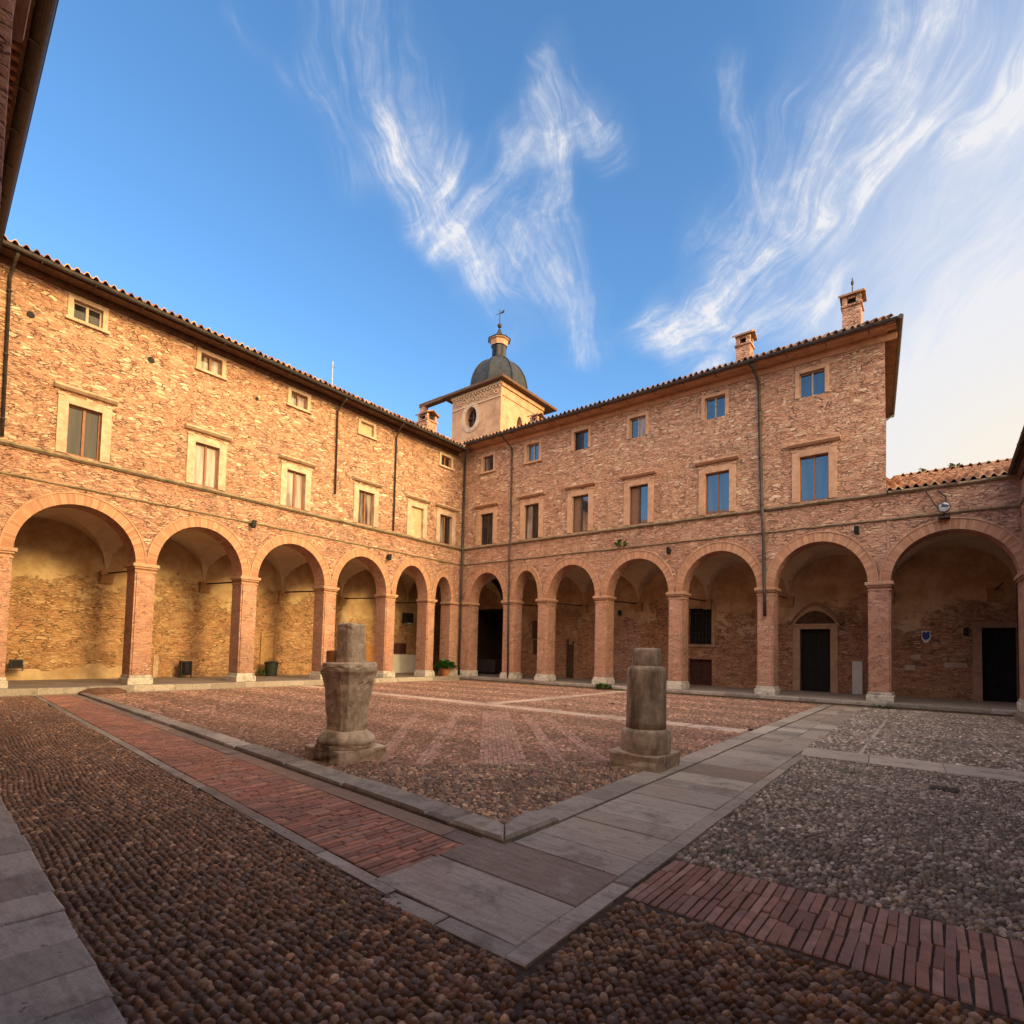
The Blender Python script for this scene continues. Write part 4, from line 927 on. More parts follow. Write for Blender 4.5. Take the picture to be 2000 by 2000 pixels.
# carved doorway under the sixth arch
m_ = MB(); d0 = -DP
for (a, b_) in ((16.30, 16.58), (17.74, 18.02)): m_.box(MN, a, b_, d0 - .02, d0 + .09, ZF, 3.02)
m_.box(MN, 16.581, 17.739, d0 - .02, d0 + .086, 2.90, 3.02)
m_.box(MN, 16.22, 18.10, d0 - .02, d0 + .13, 3.022, 3.12)
pts = [(16.36 + 1.60 * i / 20, 3.12 + .56 * max(0, math.sin(PI * i / 20)) ** .8) for i in range(21)]; pt2 = [(17.16 + (x - 17.16) * 1.22, 3.16 + (z - 3.12) * 1.36) for x, z in pts]
for D in (d0 + .09,):
    m_.grid([[MN(x, D, z) for x, z in pts], [MN(x, D, z) for x, z in pt2]])
simple('door_stone', (.36, .23, .14), (.46, .31, .20), 5, .9, .3, stain=(.22, .13, .08))
ds = m_.build('doorway', 'door_stone', north)
m_ = MB(); m_.raw([MN(x, d0 + .04, z) for x, z in pts], [tuple(range(21))])
simple('lunette_dark', (.055, .028, .016), (.10, .055, .03), 6, .9, .2)
m_.build('lunette', 'lunette_dark', ds)
m_ = MB(); q0 = [(17.16 + (x - 17.16) * 1.16, 3.15 + (z - 3.12) * 1.28) for x, z in pts]; pk = [(x, z + .10 * max(0, 1 - abs(x - 17.16) / .8)) for x, z in q0]
m_.tube([MN(x, d0 + .13, z) for x, z in pk], .055, 8)
for sx in (-1, 1): m_.tube([MN(17.16 + sx * 1.0, d0 - .01, 3.19), MN(17.16 + sx * 1.0, d0 + .2, 3.19)], .085, 10)
simple('dark_moulding', (.22, .13, .08), (.32, .20, .13), 5, .9, .2)
m_.build('pediment', 'dark_moulding', ds, smooth=True)
m_ = MB(); m_.face([MN(10.9, d0 - .36, 0), MN(28, d0 - .36, 0), MN(28, d0 - .36, 6.34), MN(10.9, d0 - .36, 6.34)]); m_.face([MN(23.6, d0, 0), MN(28, d0, 0), MN(28, d0, 6.34), MN(23.6, d0, 6.34)]); m_.build('backing_wall', 'passage_wall', north, recalc=False)  # dark backing, added to stop daylight showing at the door gaps and end slit
def door(a, b, z0, z1, mat):
    m_ = MB(); mid = (a + b) / 2
    for (p, q_) in ((a, mid - .004), (mid + .004, b)):
        m_.box(MN, p, q_, d0 - .30, d0 - .24, z0, z1)
        for (u0, u1) in ((.08, .47), (.53, .92)): m_.box(MN, p + .07, q_ - .07, d0 - .25, d0 - .225, z0 + (z1 - z0) * u0, z0 + (z1 - z0) * u1)
    dr = m_.build('door', mat, north, bevel=.004)
    hd = MB(); hd.tube([MN(mid - .06, d0 - .2, z0 + (z1 - z0) * .42), MN(mid - .06, d0 - .24, z0 + (z1 - z0) * .42)], .022, 8); hd.build('handle', 'dark_iron', dr)
door(16.58, 17.74, ZF, 2.90, 'near_black')
door(22.63, 23.58, ZF, 2.90, 'near_black')
m_ = MB()
m_.box(MN, 22.36, 22.63, d0 - .02, d0 + .05, .58, 3.10); m_.box(MN, 22.631, 23.6, d0 - .02, d0 + .046, 2.9, 3.10); m_.box(MN, 22.34, 22.628, d0 - .02, d0 + .07, ZF, .578); m_.build('doorway', 'door_stone', north)
door(11.62, 12.76, .2, 1.46, 'maroon_wood')
m_ = MB(); m_.box(MN, 11.62, 12.74, d0 - .30, d0 - .26, 2.2, 3.95)
wn_ = m_.build('window', 'near_black', north)
gr = MB()
for x in np.linspace(11.75, 12.6, 6): gr.tube([MN(x, d0 - .12, 2.2), MN(x, d0 - .12, 3.95)], .012, 6)
for z in np.linspace(2.45, 3.7, 5): gr.tube([MN(11.62, d0 - .12, z), MN(12.74, d0 - .12, z)], .010, 6)
gr.build('grille', 'dark_iron', wn_)
fr = MB(); fr.box(MN, 12.745, 12.90, d0 - .02, d0 + .035, 2.15, 4.0); fr.box(MN, 11.5, 12.74, d0 - .02, d0 + .032, 3.955, 4.1); fr.box(MN, 11.5, 12.95, d0 - .02, d0 + .08, 2.06, 2.148); fr.build('frame', 'door_stone', wn_)
# bricked-up arch, old door and hanging board on the shaded back wall
m_ = MB(); pts = [(7.48 + 1.6 * i / 16, 2.75 + .85 * max(0, math.sin(PI * i / 16)) ** .6) for i in range(17)]
m_.raw([MN(x, d0 + .02, z) for x, z in [(7.48, ZF)] + pts + [(9.08, ZF)]], [tuple(range(19))]); m_.build('blocked_arch', 'brick_rubble', north, recalc=False)
m_ = MB(); m_.box(MN, 4.55, 4.66, d0 - .01, d0 + .06, ZF, 2.4); m_.box(MN, 4.92, 5.0, d0 - .01, d0 + .05, ZF, 2.3); m_.box(MN, 4.662, 4.918, d0 - .01, d0 + .02, ZF, 2.1); m_.build('old_door_frame', 'dark_wood', north)
m_ = MB(); m_.box(MN, 2.15, 2.55, d0 - .01, d0 + .10, 2.42, 3.5); m_.box(MN, 2.2, 2.5, d0 - .01, d0 + .07, 1.5, 2.35); m_.build('hanging_board', 'dark_wood', north)
m_ = MB()
for (x0, x1, z0, z1) in ((20.3, 20.65, 1.25, 1.46), (21.52, 22.2, 1.40, 1.58), (20.5, 20.8, 1.7, 1.86)): m_.box(MN, x0, x1, d0 - .01, d0 + .02, z0, z1)
m_.build('set_stones', 'pale_stone', north)
chimney(15.05, 1.0, 13.4, 15.22, .56, roofR); chimney(18.93, 1.0, 13.4, 15.42, .60, roofR, rod=True); chimney(3.4, 2.2, 13.6, 15.15, .52, roofR)

# ================================================================== low range east of the tall wing
low = thing('low_arcade', (21.7, 2, 0), 'low one-storey arch with rough parapet and tiled roof, at the right edge', 'building')
arcade(MN, 20.104, 23.9, [(20.11, 23.36, 5.91)], ZUS, low)
pillar(MN, 23.62, .52, low)
string_course(MN, 20.06, 23.42, ZUS + .02, .12, .14, low, 'mossy_stone'); string_course(MN, 20.06, 23.42, ZLS, .10, .08, low, 'mossy_stone')
m_ = MB(); m_.box(MN, 20.02, 20.10, -.05, .02, ZC + .1, ZLS - .04); m_.build('joint_strip', 'pier_brick', low)
m_ = MB(); m_.box(MN, 19.98, 23.9, -.8, -.002, ZUS + .001, 7.425); m_.build('wall_top', 'mossy_stone', low)
m_ = MB(); m_.prism(MN, [(.06, 7.37), (.06, 7.40), (-4.4, 9.0), (-4.4, 8.9)], 19.62, 23.9); m_.build('roof_deck', 'soffit_wood', low)
tile_roof(MN, 20.0, 23.9, .16, -4.4, 7.42, .36, low, lo_skew=-.7)
tile_roof(lambda s, d, z: MN(s, d, z), 20.3, 25.5, -1.7, -6.5, 8.35, .20, low, name='upper_roof')
m_ = MB(); m_.box(MN, 20.3, 25.5, -1.75, -1.6, 7.9, 8.33); m_.face([(20, 4.1, 6.4), (26, 4.1, 6.4), (26, 4.1, 9.1), (20, 4.1, 9.1)]); m_.face([(20.05, .76, 6.35), (24, .76, 6.35), (24, 4.6, 6.35), (20.05, 4.6, 6.35)])
m_.build('rear_wall', 'rubble_masonry', low, recalc=False)
# ================================================================== east range beside the camera
east = thing('low_wing', (26, -10, 0), 'low wing along the right edge of the courtyard, seen edge on', 'building', None)
EP = [-22.5, -18.85, -15.2, -11.55, -7.9, -4.25, -.62]
eo = [(a + .31, b - .31, 5.91) for a, b in zip(EP[:-1], EP[1:])]
arcade(ME, -24.5, -.001, eo, 7.36, east)
for c in EP[:-1]: pillar(ME, c, .62, east)
pillar(ME, -.42, .82, east)
m_ = MB(); m_.face([ME(-24.5, -DP, 0), ME(4, -DP, 0), ME(4, -DP, 6.3), ME(-24.5, -DP, 6.3)]); m_.face([ME(-24.5, -.75, 6.35), ME(4, -.75, 6.35), ME(4, -6.6, 6.35), ME(-24.5, -6.6, 6.35)]); m_.face([ME(-24.5, -6.6, 0), ME(4, -6.6, 0), ME(4, -6.6, 7.9), ME(-24.5, -6.6, 7.9)])
m_.build('back_wall', 'old_plaster_north', east, recalc=False)
m_ = MB(); m_.box(ME, -24.5, -.64, -DP, .32, -.05, ZF - .004); m_.build('walk_floor', 'floor_stone', east)
string_course(ME, -24.5, -.05, ZLS, .07, .06, east, 'mossy_stone')
eave(ME, -24.5, -.2, east, 'soffit_wood', 7.40, 7.36, .20)
tile_roof(ME, -24.5, 4.0, .26, -3.3, 7.47, .36, east)
m_ = MB(); m_.face([ME(-24.5, -3.3, 8.74), ME(4, -3.3, 8.74), ME(4, -7.0, 7.8), ME(-24.5, -7.0, 7.8)]); m_.build('roof_slope', 'roof_tile_plain', east, recalc=False)
gutter(ME, -24.5, -.2, .26, 7.43, .055, east)
vaults(ME, [-24.5] + EP[1:-1] + [0.0], east)
# ================================================================== near wing, the camera stands in one of its arches
near = thing('near_wing', (12, -26, 0), 'dark overhanging eave with gutter in the top left corner', 'building')
np_ = [-20.85, -17.2, -13.55, -9.9, -6.25, -2.6, 1.95]
no = [(a + .35, b - .35, 5.91) for a, b in zip(np_[:-1], np_[1:])]
arcade(MS, -22.5, 2.6, no, ZUS, near)
for c in np_[1:]: pillar(MS, c, .62, near)
nw = [(c - .45, c + .45, 7.46, 9.1) for c in (-19, -15.4, -11.7, -8, -4.4, -.3)]; ns = []
upper_wall(MS, -22.5, 2.6, ZUS, 12.7, nw + ns, near)
for w_ in nw: window(MS, *w_, near, True, 'pink_stone', 'glass_dark')
for w_ in ns: window(MS, *w_, near, False, 'pink_stone', 'glass_dark')
string_course(MS, -22.5, 2.6, ZUS, .14, .13, near, 'mossy_stone')
m_ = MB(); m_.face([MS(-22.5, -4.2, 0), MS(4, -4.2, 0), MS(4, -4.2, 6.3), MS(-22.5, -4.2, 6.3)]); m_.face([MS(-22.5, -.75, 6.35), MS(4, -.75, 6.35), MS(4, -8, 6.35), MS(-22.5, -8, 6.35)]); m_.face([MS(2.6, 0, 0), MS(2.6, -8, 0), MS(2.6, -8, 12.7), MS(2.6, 0, 12.7)]); m_.face([MS(-22.5, -8, 0), MS(2.6, -8, 0), MS(2.6, -8, 12.7), MS(-22.5, -8, 12.7)])
m_.build('back_wall', 'old_plaster_north', near, recalc=False)
m_ = MB(); m_.box(MS, -22.5, 2.6, -4.2, -.76, -.05, .02); m_.build('walk_floor', 'floor_stone', near)
m_ = MB(); EO = .80
m_.prism(MS, [(-.3, 12.62), (0, 12.62), (EO, 12.55), (EO, 12.62), (-.3, 12.72)], -22.5, 3.0)
near_e = m_.build('eave', 'soffit_wood', near)
m_ = MB()
for s in np.arange(-22.3, 2.9, .26): m_.prism(MS, [(.0, 12.51), (EO - .06, 12.45), (EO - .06, 12.56), (.0, 12.63)], s - .055, s + .055)
simple('rafter_wood', (.12, .05, .03), (.26, .12, .07), 10, .8, .3)
m_.build('rafters', 'rafter_wood', near_e)
tile_roof(MS, -22.5, 3.0, EO + .1, -4.0, 12.66, .33, near)
m_ = MB(); m_.face([MS(-22.5, -4, 14.28), MS(3, -4, 14.28), MS(3, -8.6, 12.7), MS(-22.5, -8.6, 12.7)]); m_.build('roof_slope', 'roof_tile_plain', near, recalc=False)
gutter(MS, -22.5, 3.0, EO + .14, 12.60, .13, near, 'dark_iron')

# ================================================================== tower behind the corner
tw = thing('dome_tower', (-7.5, 12, 0), 'square bell tower with dark dome, lantern and weather vane behind the corner', 'tower')
TX0, TX1, TY0, TY1 = -10.12, -4.92, 9.0, 14.6
def wall_face(hole, M, s0, s1, z0, z1, name, mat, n=28):
    """wall with one arched or oval hole given as (cx, cz, rx, rz)"""
    cx, cz, rx, rz = hole; m_ = MB(); ang = [2 * PI * i / n for i in range(n)]
    def outer(a):
        c, s_ = math.cos(a), math.sin(a); k_ = min(((s1 if c > 0 else s0) - cx) / c if abs(c) > 1e-6 else 1e9, ((z1 if s_ > 0 else z0) - cz) / s_ if abs(s_) > 1e-6 else 1e9); return (cx + c * k_, cz + s_ * k_)
    ang = sorted(ang + [math.atan2(z - cz, s_ - cx) % (2 * PI) for s_ in (s0, s1) for z in (z0, z1)])
    ins = [(cx + rx * math.cos(a), cz + rz * math.sin(a)) for a in ang]; outs = [outer(a) for a in ang]
    m_.grid([[M(a, 0, z) for a, z in ins], [M(a, 0, z) for a, z in outs]], close=True); m_.grid([[M(a, 0, z) for a, z in ins], [M(a, -.45, z) for a, z in ins]], close=True)
    o = m_.build(name, mat, tw, recalc=False); return o, ins
MF = lambda s, d, z: (s, TY0 - d, z); MR = lambda s, d, z: (TX1 + d, s, z)
wf, ins = wall_face((-8.0, 20.25, .62, .85), MF, TX0, TX1, 13.2, 22.4, 'wall', 'tower_stucco')
g = MB(); g.raw([MF(a, -.4, z) for a, z in ins], [tuple(range(len(ins)))]); gl = g.build('window', 'glass_dark', tw, recalc=False)
m_ = MB(); ring = [(-8.0 + .62 * math.cos(2 * PI * i / 28), 20.25 + .85 * math.sin(2 * PI * i / 28)) for i in range(29)]; ring2 = [(-8.0 + 1.02 * math.cos(2 * PI * i / 28), 20.25 + 1.2 * math.sin(2 * PI * i / 28)) for i in range(29)]
m_.grid([[MF(a, .05, z) for a, z in ring], [MF(a, .05, z) for a, z in ring2]]); m_.grid([[MF(a, .05, z) for a, z in ring2], [MF(a, -.02, z) for a, z in ring2]]); m_.grid([[MF(a, .05, z) for a, z in ring], [MF(a, -.02, z) for a, z in ring]]); m_.build('surround', 'pale_stone', gl, recalc=False)
m_ = MB(); m_.tube([MF(-8.0, -.3, 19.45), MF(-8.0, -.3, 21.05)], .05, 6); m_.tube([MF(-8.6, -.3, 20.3), MF(-7.4, -.3, 20.3)], .04, 6); m_.build('glazing_bar', 'dark_wood', gl)
wr, ins = wall_face((11.4, 19.3, .42, 1.1), MR, TY0, TY1, 13.2, 22.4, 'wall', 'tower_stucco')
g = MB(); g.raw([MR(a, -.4, z) for a, z in ins], [tuple(range(len(ins)))]); g.build('window', 'dark_wood', tw, recalc=False)
m_ = MB(); m_.face([(TX0, TY0, 13), (TX0, TY1, 13), (TX0, TY1, 22.4), (TX0, TY0, 22.4)]); m_.face([(TX0, TY1, 13), (TX1, TY1, 13), (TX1, TY1, 22.4), (TX0, TY1, 22.4)]); m_.build('wall', 'tower_stucco', tw, recalc=False)
m_ = MB()                                            # stucco frieze: moulding, scrolls and brackets under the eave
m_.box(MF, TX0 - .02, TX1 + .02, -.02, .07, 21.18, 21.26); m_.box(MF, TX0 - .08, TX1 + .08, -.02, .12, 22.15, 22.34)
m_.tube([MF(TX0 + .2 + (TX1 - TX0 - .4) * q, .05, 21.70 + .20 * math.sin(2 * PI * 5 * q)) for q in np.linspace(0, 1, 90)], .04, 6)
for i in range(10):
    x = TX0 + .2 + (TX1 - TX0 - .4) * (i + .5) / 10; zc = 21.70 - .06 * (1 if i % 2 == 0 else -1)
    m_.tube([MF(x + .07 * math.cos(a_), .05, zc + .07 * math.sin(a_)) for a_ in np.linspace(0, 2 * PI, 9)], .035, 6)
for x in np.linspace(TX0 + .15, TX1 - .15, 17): m_.box(MF, x - .06, x + .06, -.02, .10, 21.98, 22.149)
m_.build('frieze', 'stucco_relief', tw)
m_ = MB(); m_.box(MR, TY0 - .02, TY1, -.02, .12, 22.0, 22.3); m_.box(MR, TY0 + .1, TY1, -.02, .06, 21.3, 21.38); m_.build('cornice', 'tower_stucco', tw)
EX0, EX1, EY0, EY1 = -10.9, -4.36, 8.45, 15.9
m_ = MB(); m_.raw([(EX0, EY0, 22.36), (EX1, EY0, 22.36), (EX1, EY1, 22.36), (EX0, EY1, 22.36), (EX0, EY0, 22.56), (EX1, EY0, 22.56), (EX1, EY1, 22.56), (EX0, EY1, 22.56)], [(0, 1, 2, 3), (0, 1, 5, 4), (1, 2, 6, 5), (2, 3, 7, 6), (3, 0, 4, 7)])
m_.raw([(EX0, EY0, 22.56), (EX1, EY0, 22.56), (EX1, EY1, 22.56), (EX0, EY1, 22.56), (-9.5, 9.9, 23.1), (-5.9, 9.9, 23.1), (-5.9, 13.9, 23.1), (-9.5, 13.9, 23.1)], [(0, 1, 5, 4), (1, 2, 6, 5), (2, 3, 7, 6), (3, 0, 4, 7), (4, 5, 6, 7)])
m_.build('roof', 'soffit_wood', tw)
m_ = MB(); m_.box(W, -13.6, EX0 - .002, 8.47, 8.95, 22.30, 22.60); m_.build('eave_beam', 'soffit_wood', tw)
m_ = MB(); m_.box(W, -13.5, -12.95, 8.5, 8.92, 19.5, 22.298); m_.build('eave_post', 'brick_rubble', tw)
DC = (-7.95, 12.2); m_ = MB()
R0 = 2.52; prof = [(R0 + .1, 22.9), (R0 + .1, 23.1), (R0, 23.12)] + [(R0 * math.cos(a) ** .92 if a < 1.55 else .1, 23.2 + 3.1 * math.sin(a)) for a in np.linspace(.05, 1.30, 12)]
m_.lathe((DC[0], DC[1], 0), prof, 8, rot=R(22.5)); dm = m_.build('dome', 'lead_sheet', tw)
rb = MB()
for j in range(8):
    a = R(22.5) + 2 * PI * j / 8; rb.tube([(DC[0] + (r_ + .03) * math.cos(a), DC[1] + (r_ + .03) * math.sin(a), z) for r_, z in prof[2:]], .06, 6)
rb.build('rib', 'lead_sheet', dm)
m_ = MB(); m_.lathe((DC[0], DC[1], 0), [(.85, 26.1), (.85, 26.3), (.66, 26.35), (.62, 26.45), (.62, 27.45), (.70, 27.5)], 8, rot=R(22.5)); ln = m_.build('lantern', 'lead_sheet', tw)
m_ = MB(); m_.lathe((DC[0], DC[1], 0), [(.72, 27.48), (.78, 27.9), (.92, 27.97), (.92, 28.06)], 8, rot=R(22.5)); m_.build('lantern_band', 'pink_stone', ln)
for j in range(8):
    a = 2 * PI * j / 8; g = MB(); M = lambda s, d, z: (DC[0] + math.cos(a) * d - math.sin(a) * s, DC[1] + math.sin(a) * d + math.cos(a) * s, z)
    g.box(M, -.15, .15, .48, .595, 26.5, 27.40); g.build('lantern_window', 'glass_dark', ln)
m_ = MB(); m_.lathe((DC[0], DC[1], 0), [(1.02, 28.06), (.62, 28.25), (.32, 28.5), (.14, 28.9), (.05, 29.1)], 8, rot=R(22.5)); m_.build('lantern_roof', 'lead_sheet', ln)
m_ = MB(); m_.tube([(*DC, 29.0), (*DC, 30.75)], .035, 6); m_.lathe((*DC, 29.35), [(.02, -.22), (.16, -.12), (.2, 0), (.16, .12), (.02, .22)], 10)
m_.raw([(DC[0] - .05, DC[1], 30.45), (DC[0] + .45, DC[1] + .02, 30.62), (DC[0] + .42, DC[1] + .02, 30.36), (DC[0] - .45, DC[1] - .02, 30.5), (DC[0] - .05, DC[1] + .06, 30.45), (DC[0] + .45, DC[1] + .06, 30.62), (DC[0] + .42, DC[1] + .06, 30.36), (DC[0] - .45, DC[1] + .04, 30.5)], [(0, 1, 2), (0, 2, 3), (4, 5, 6), (4, 6, 7), (0, 1, 5, 4), (1, 2, 6, 5), (2, 3, 7, 6), (3, 0, 4, 7)])
m_.build('weather_vane', 'dark_iron', tw)

# ================================================================== STONE STUMPS
def square_loft(m_, c, prof, ch=.2):
    rows = []
    for h, z in prof:
        e = h * (1 - ch); rows.append([(c[0] + x, c[1] + y, z) for x, y in ((h, -e), (h, 0), (h, e), (e, h), (0, h), (-e, h), (-h, e), (-h, 0), (-h, -e), (-e, -h), (0, -h), (e, -h))])
    b0 = len(m_.v); m_.grid(rows, close=True); n = 12
    m_.f.append(tuple(range(b0, b0 + n))); m_.uv.append([(0, 0)] * n); e = len(m_.v); m_.f.append(tuple(range(e - n, e))); m_.uv.append([(0, 0)] * n)
def rough(o, amt, sub=1):
    """knock the faces about so that the stone looks worn"""
    bm = bmesh.new(); bm.from_mesh(o.data)
    bmesh.ops.subdivide_edges(bm, edges=bm.edges, cuts=sub, use_grid_fill=True)
    from mathutils import noise as N
    for v in bm.verts:
        p = v.co * 3.1; n1 = N.noise(p); n2 = N.noise(p * 3.7 + Vector((5, 1, 2))); v.co += v.normal * (n1 * amt + n2 * amt * .6 - max(0, N.noise(p * 6.3 + Vector((3, 9, 4))) - .25) * amt * 2.2)
    bm.to_mesh(o.data); bm.free()
lx, ly_ = 14.64, -17.74
lw = thing('stone_stump', (lx, ly_, 0), 'flaring octagonal stone stump topped by a narrow square block, on stepped base', 'column stump', 'stone stumps at the kerb corners')
m_ = MB(); m_.box(W, lx - .41, lx + .41, ly_ - .41, ly_ + .41, -.03, .19); m_.lathe((lx, ly_, 0), [(.44, .17), (.44, .25)], 8, rot=R(22.5)); p_ = m_.build('plinth', 'stump_stone', lw, bevel=.02); rough(p_, .022, 2)
m_ = MB(); m_.lathe((lx, ly_, 0), [(.30, .22), (.405, .225), (.42, .27), (.405, .32), (.345, .375), (.29, .42)], 16); p_ = m_.build('base_moulding', 'stump_stone', lw, smooth=True); rough(p_, .008)
m_ = MB(); square_loft(m_, (lx, ly_), [(.225, .40), (.235, .60), (.258, .85), (.285, 1.08), (.305, 1.22), (.325, 1.27), (.325, 1.33), (.305, 1.385), (.25, 1.395)], .30); p_ = m_.build('shaft', 'stump_stone', lw, bevel=.015); rough(p_, .022, 2)
m_ = MB(); square_loft(m_, (lx + .01, ly_ + .02), [(.175, 1.36), (.165, 1.6), (.16, 1.85), (.155, 1.94), (.12, 1.965)], .26); p_ = m_.build('top_block', 'stump_stone', lw, bevel=.03); rough(p_, .02, 2)
m_ = MB(); m_.box(W, lx - .30, lx - .17, ly_ - .20, ly_ - .02, 1.37, 1.56); p_ = m_.build('broken_brick', 'red_niche', lw, bevel=.02); rough(p_, .02, 1)
sx_, sy_ = 18.10, -15.14
rw = thing('stone_stump', (sx_, sy_, 0), 'round stone column stump in stepped drums on a square block, beside slab path', 'column stump', 'stone stumps at the kerb corners')
m_ = MB(); m_.box(W, sx_ - .37, sx_ + .37, sy_ - .37, sy_ + .37, -.03, .235); p_ = m_.build('plinth', 'stump_dark_stone', rw, bevel=.03); rough(p_, .03, 2)
m_ = MB(); m_.lathe((sx_, sy_, 0), [(.35, .20), (.35, .50), (.335, .54), (.28, .56)], 24); p_ = m_.build('collar', 'stump_dark_stone', rw, bevel=.01, smooth=True); rough(p_, .008)
m_ = MB(); m_.lathe((sx_, sy_, 0), [(.282, .54), (.282, .8), (.28, 1.1), (.278, 1.34), (.265, 1.41), (.215, 1.45)], 28); p_ = m_.build('shaft', 'stump_dark_stone', rw, smooth=True); rough(p_, .004)
m_ = MB(); m_.lathe((sx_, sy_, 0), [(.215, 1.43), (.21, 1.50), (.205, 1.67), (.19, 1.70), (.10, 1.69)], 24, jit=.012); p_ = m_.build('neck', 'stump_dark_stone', rw, smooth=True); rough(p_, .006)

# ================================================================== SMALL THINGS
def leaf_cloud(name, mat, n, c, rx, rz, size, parent, up=.4):
    m_ = MB()
    for _ in range(n):
        a = random.uniform(0, 2 * PI); rr = math.sqrt(random.random()) * rx; h = rz * (1 - (rr / rx) ** 2 * .55) * random.uniform(.25, 1)
        p = Vector((c[0] + rr * math.cos(a), c[1] + rr * math.sin(a), c[2] + h)); d = Vector((math.cos(a), math.sin(a), random.uniform(up * .3, up * 2.2))).normalized()
        sd_ = d.cross(Vector((random.uniform(-.4, .4), random.uniform(-.4, .4), 1))).normalized(); l = size * random.uniform(.7, 1.3); w_ = l * .34; nrm = sd_.cross(d)
        m_.raw([p, p + d * l * .5 + sd_ * w_ + nrm * l * .08, p + d * l + nrm * -l * .12, p + d * l * .5 - sd_ * w_ + nrm * l * .08, p + d * l * .5], [(0, 1, 4), (1, 2, 4), (2, 3, 4), (3, 0, 4)])
    return m_.build(name, mat, parent, recalc=False)
PX, PY = .02, -1.12
pt = thing('potted_plant', (PX, PY, ZF), 'leafy green plant in a terracotta pot beside the corner pier', 'plant')
m_ = MB(); m_.lathe((PX, PY, ZF), [(.17, 0), (.25, .30), (.28, .31), (.28, .37), (.24, .37), (.23, .33)], 20); m_.build('pot', 'terracotta', pt, smooth=False)
m_ = MB(); m_.lathe((PX, PY, ZF), [(.20, .30), (.235, .325), (.05, .335)], 16); m_.build('soil', 'soil', pt)
leaf_cloud('foliage', 'leaf', 420, (PX, PY, ZF + .34), .46, .52, .20, pt)
def weed(x, y, z, r_, h, lab, n=60):
    wd_ = thing('weed_tuft', (x, y, z), lab, 'weed', 'weeds in the joints'); leaf_cloud('foliage', 'weed', n, (x, y, z), r_, h, h * .7, wd_, 1.0)
weed(9.6, -.78, .0, .30, .24, 'green weed clump growing against the kerb before the third pillar of the shaded wing', 90)
weed(19.9, -.74, .0, .34, .12, 'low moss and weeds at the foot of the pillar ending the tall wing', 70)
weed(10.0, -.10, 6.42, .16, .34, 'dry weed sprouting from the thin ledge above the third pillar of the shaded wing', 26)
weed(20.95, 4.4, 9.0, .10, .26, 'small tuft on the low tiled roof, nearer the tall wing', 16)
weed(21.9, 4.2, 8.92, .14, .28, 'bushier small tuft on the low tiled roof, farther from the tall wing', 20)
def flood_box(x, y, z, lab, w_=.42, h=.5, rot=0.0):
    o = thing('floodlight', (x, y, z), lab, 'floodlight', 'black floodlights in the courtyard'); c, s_ = math.cos(rot), math.sin(rot); M = lambda a, b, cc: (x + a * c - b * s_, y + a * s_ + b * c, z + cc)
    m_ = MB(); m_.box(M, -.10, .14, -w_ / 2, w_ / 2, .10, h); m_.build('housing', 'black_plastic', o, bevel=.02)
    m_ = MB(); m_.box(M, .139, .15, -w_ / 2 + .04, w_ / 2 - .04, .14, h - .04); m_.build('lens', 'glass_dark', o)
    m_ = MB(); m_.box(M, -.03, .03, -w_ / 2 - .03, -w_ / 2 - .005, .0, h * .6); m_.box(M, -.03, .03, w_ / 2 + .005, w_ / 2 + .03, .0, h * .6); m_.box(M, -.03, .03, -w_ / 2 - .03, w_ / 2 + .03, -.0, .02); m_.build('bracket', 'dark_iron', o)
    return o
flood_box(-3.55, -18.25, .55, 'black floodlight low in the leftmost sunlit arch, partly behind its pillar', .34, .40)
flood_box(-3.6, -12.86, .20, 'black floodlight box standing on the floor in the second sunlit arch', .44, .70)
def wall_light(M, s, d, z, lab):
    o = thing('wall_lamp', M(s, 0, z), lab, 'lamp', 'small dark wall lamps')
    m_ = MB(); m_.box(M, s - .04, s + .04, -.01, .04, z - .08, z + .08); m_.tube([M(s, .03, z), M(s, d, z + .05)], .022, 6); m_.build('arm', 'dark_iron', o)
    m_ = MB(); m_.prism(M, [(d - .08, z - .20), (d + .05, z - .17), (d + .09, z + .10), (d - .06, z + .08)], s - .075, s + .075); m_.build('housing', 'black_plastic', o, bevel=.02)
wall_light(ML, -12.15, .28, 6.42, 'dark lamp on the thin ledge between second and third sunlit arches')
wall_light(ML, -5.35, .2, 6.15, 'dark lamp above the pillar between fourth and fifth sunlit arches')
wall_light(MN, 12.3, .22, 6.12, 'dark lamp left of the fifth full arch of the shaded wing, by the square window')
wall_light(MN, 19.15, .2, 6.2, 'dark lamp right of the arch that frames the carved doorway')
M6 = lambda s, d, z: MN(s, d - DP, z)
wall_light(M6, 22.18, .2, 2.8, 'dark lamp on the back wall left of the black door at the right edge')
wall_light(lambda s, d, z: MN(s, d - DP, z), 7.92, .16, 3.86, 'tiny dark lamp above the bricked-up arch on the shaded back wall')
ML4 = lambda s, d, z: ML(s, d - DP, z)
o = thing('wall_lantern', ML4(-.45, 0, 3.1), 'dark box lantern hung on the plaster wall above the white dado', 'lantern')
m_ = MB(); m_.box(ML4, -.75, -.12, -.0, .30, 3.22, 3.80); m_.build('housing', 'black_plastic', o, bevel=.02)
m_ = MB(); m_.box(ML4, -.62, -.25, .06, .24, 3.10, 3.218); m_.build('lens', 'lamp_glass', o)
o = thing('notice_board', ML4(-.9, 0, 1.35), 'dark brown framed notice board above the white dado', 'notice board')
m_ = MB(); m_.box(ML4, -1.60, -.40, .0, .06, 1.33, 1.97); m_.build('frame', 'dark_wood', o, bevel=.01)
m_ = MB(); m_.box(ML4, -1.53, -.47, .058, .068, 1.40, 1.90); m_.build('panel', 'maroon_wood', o)
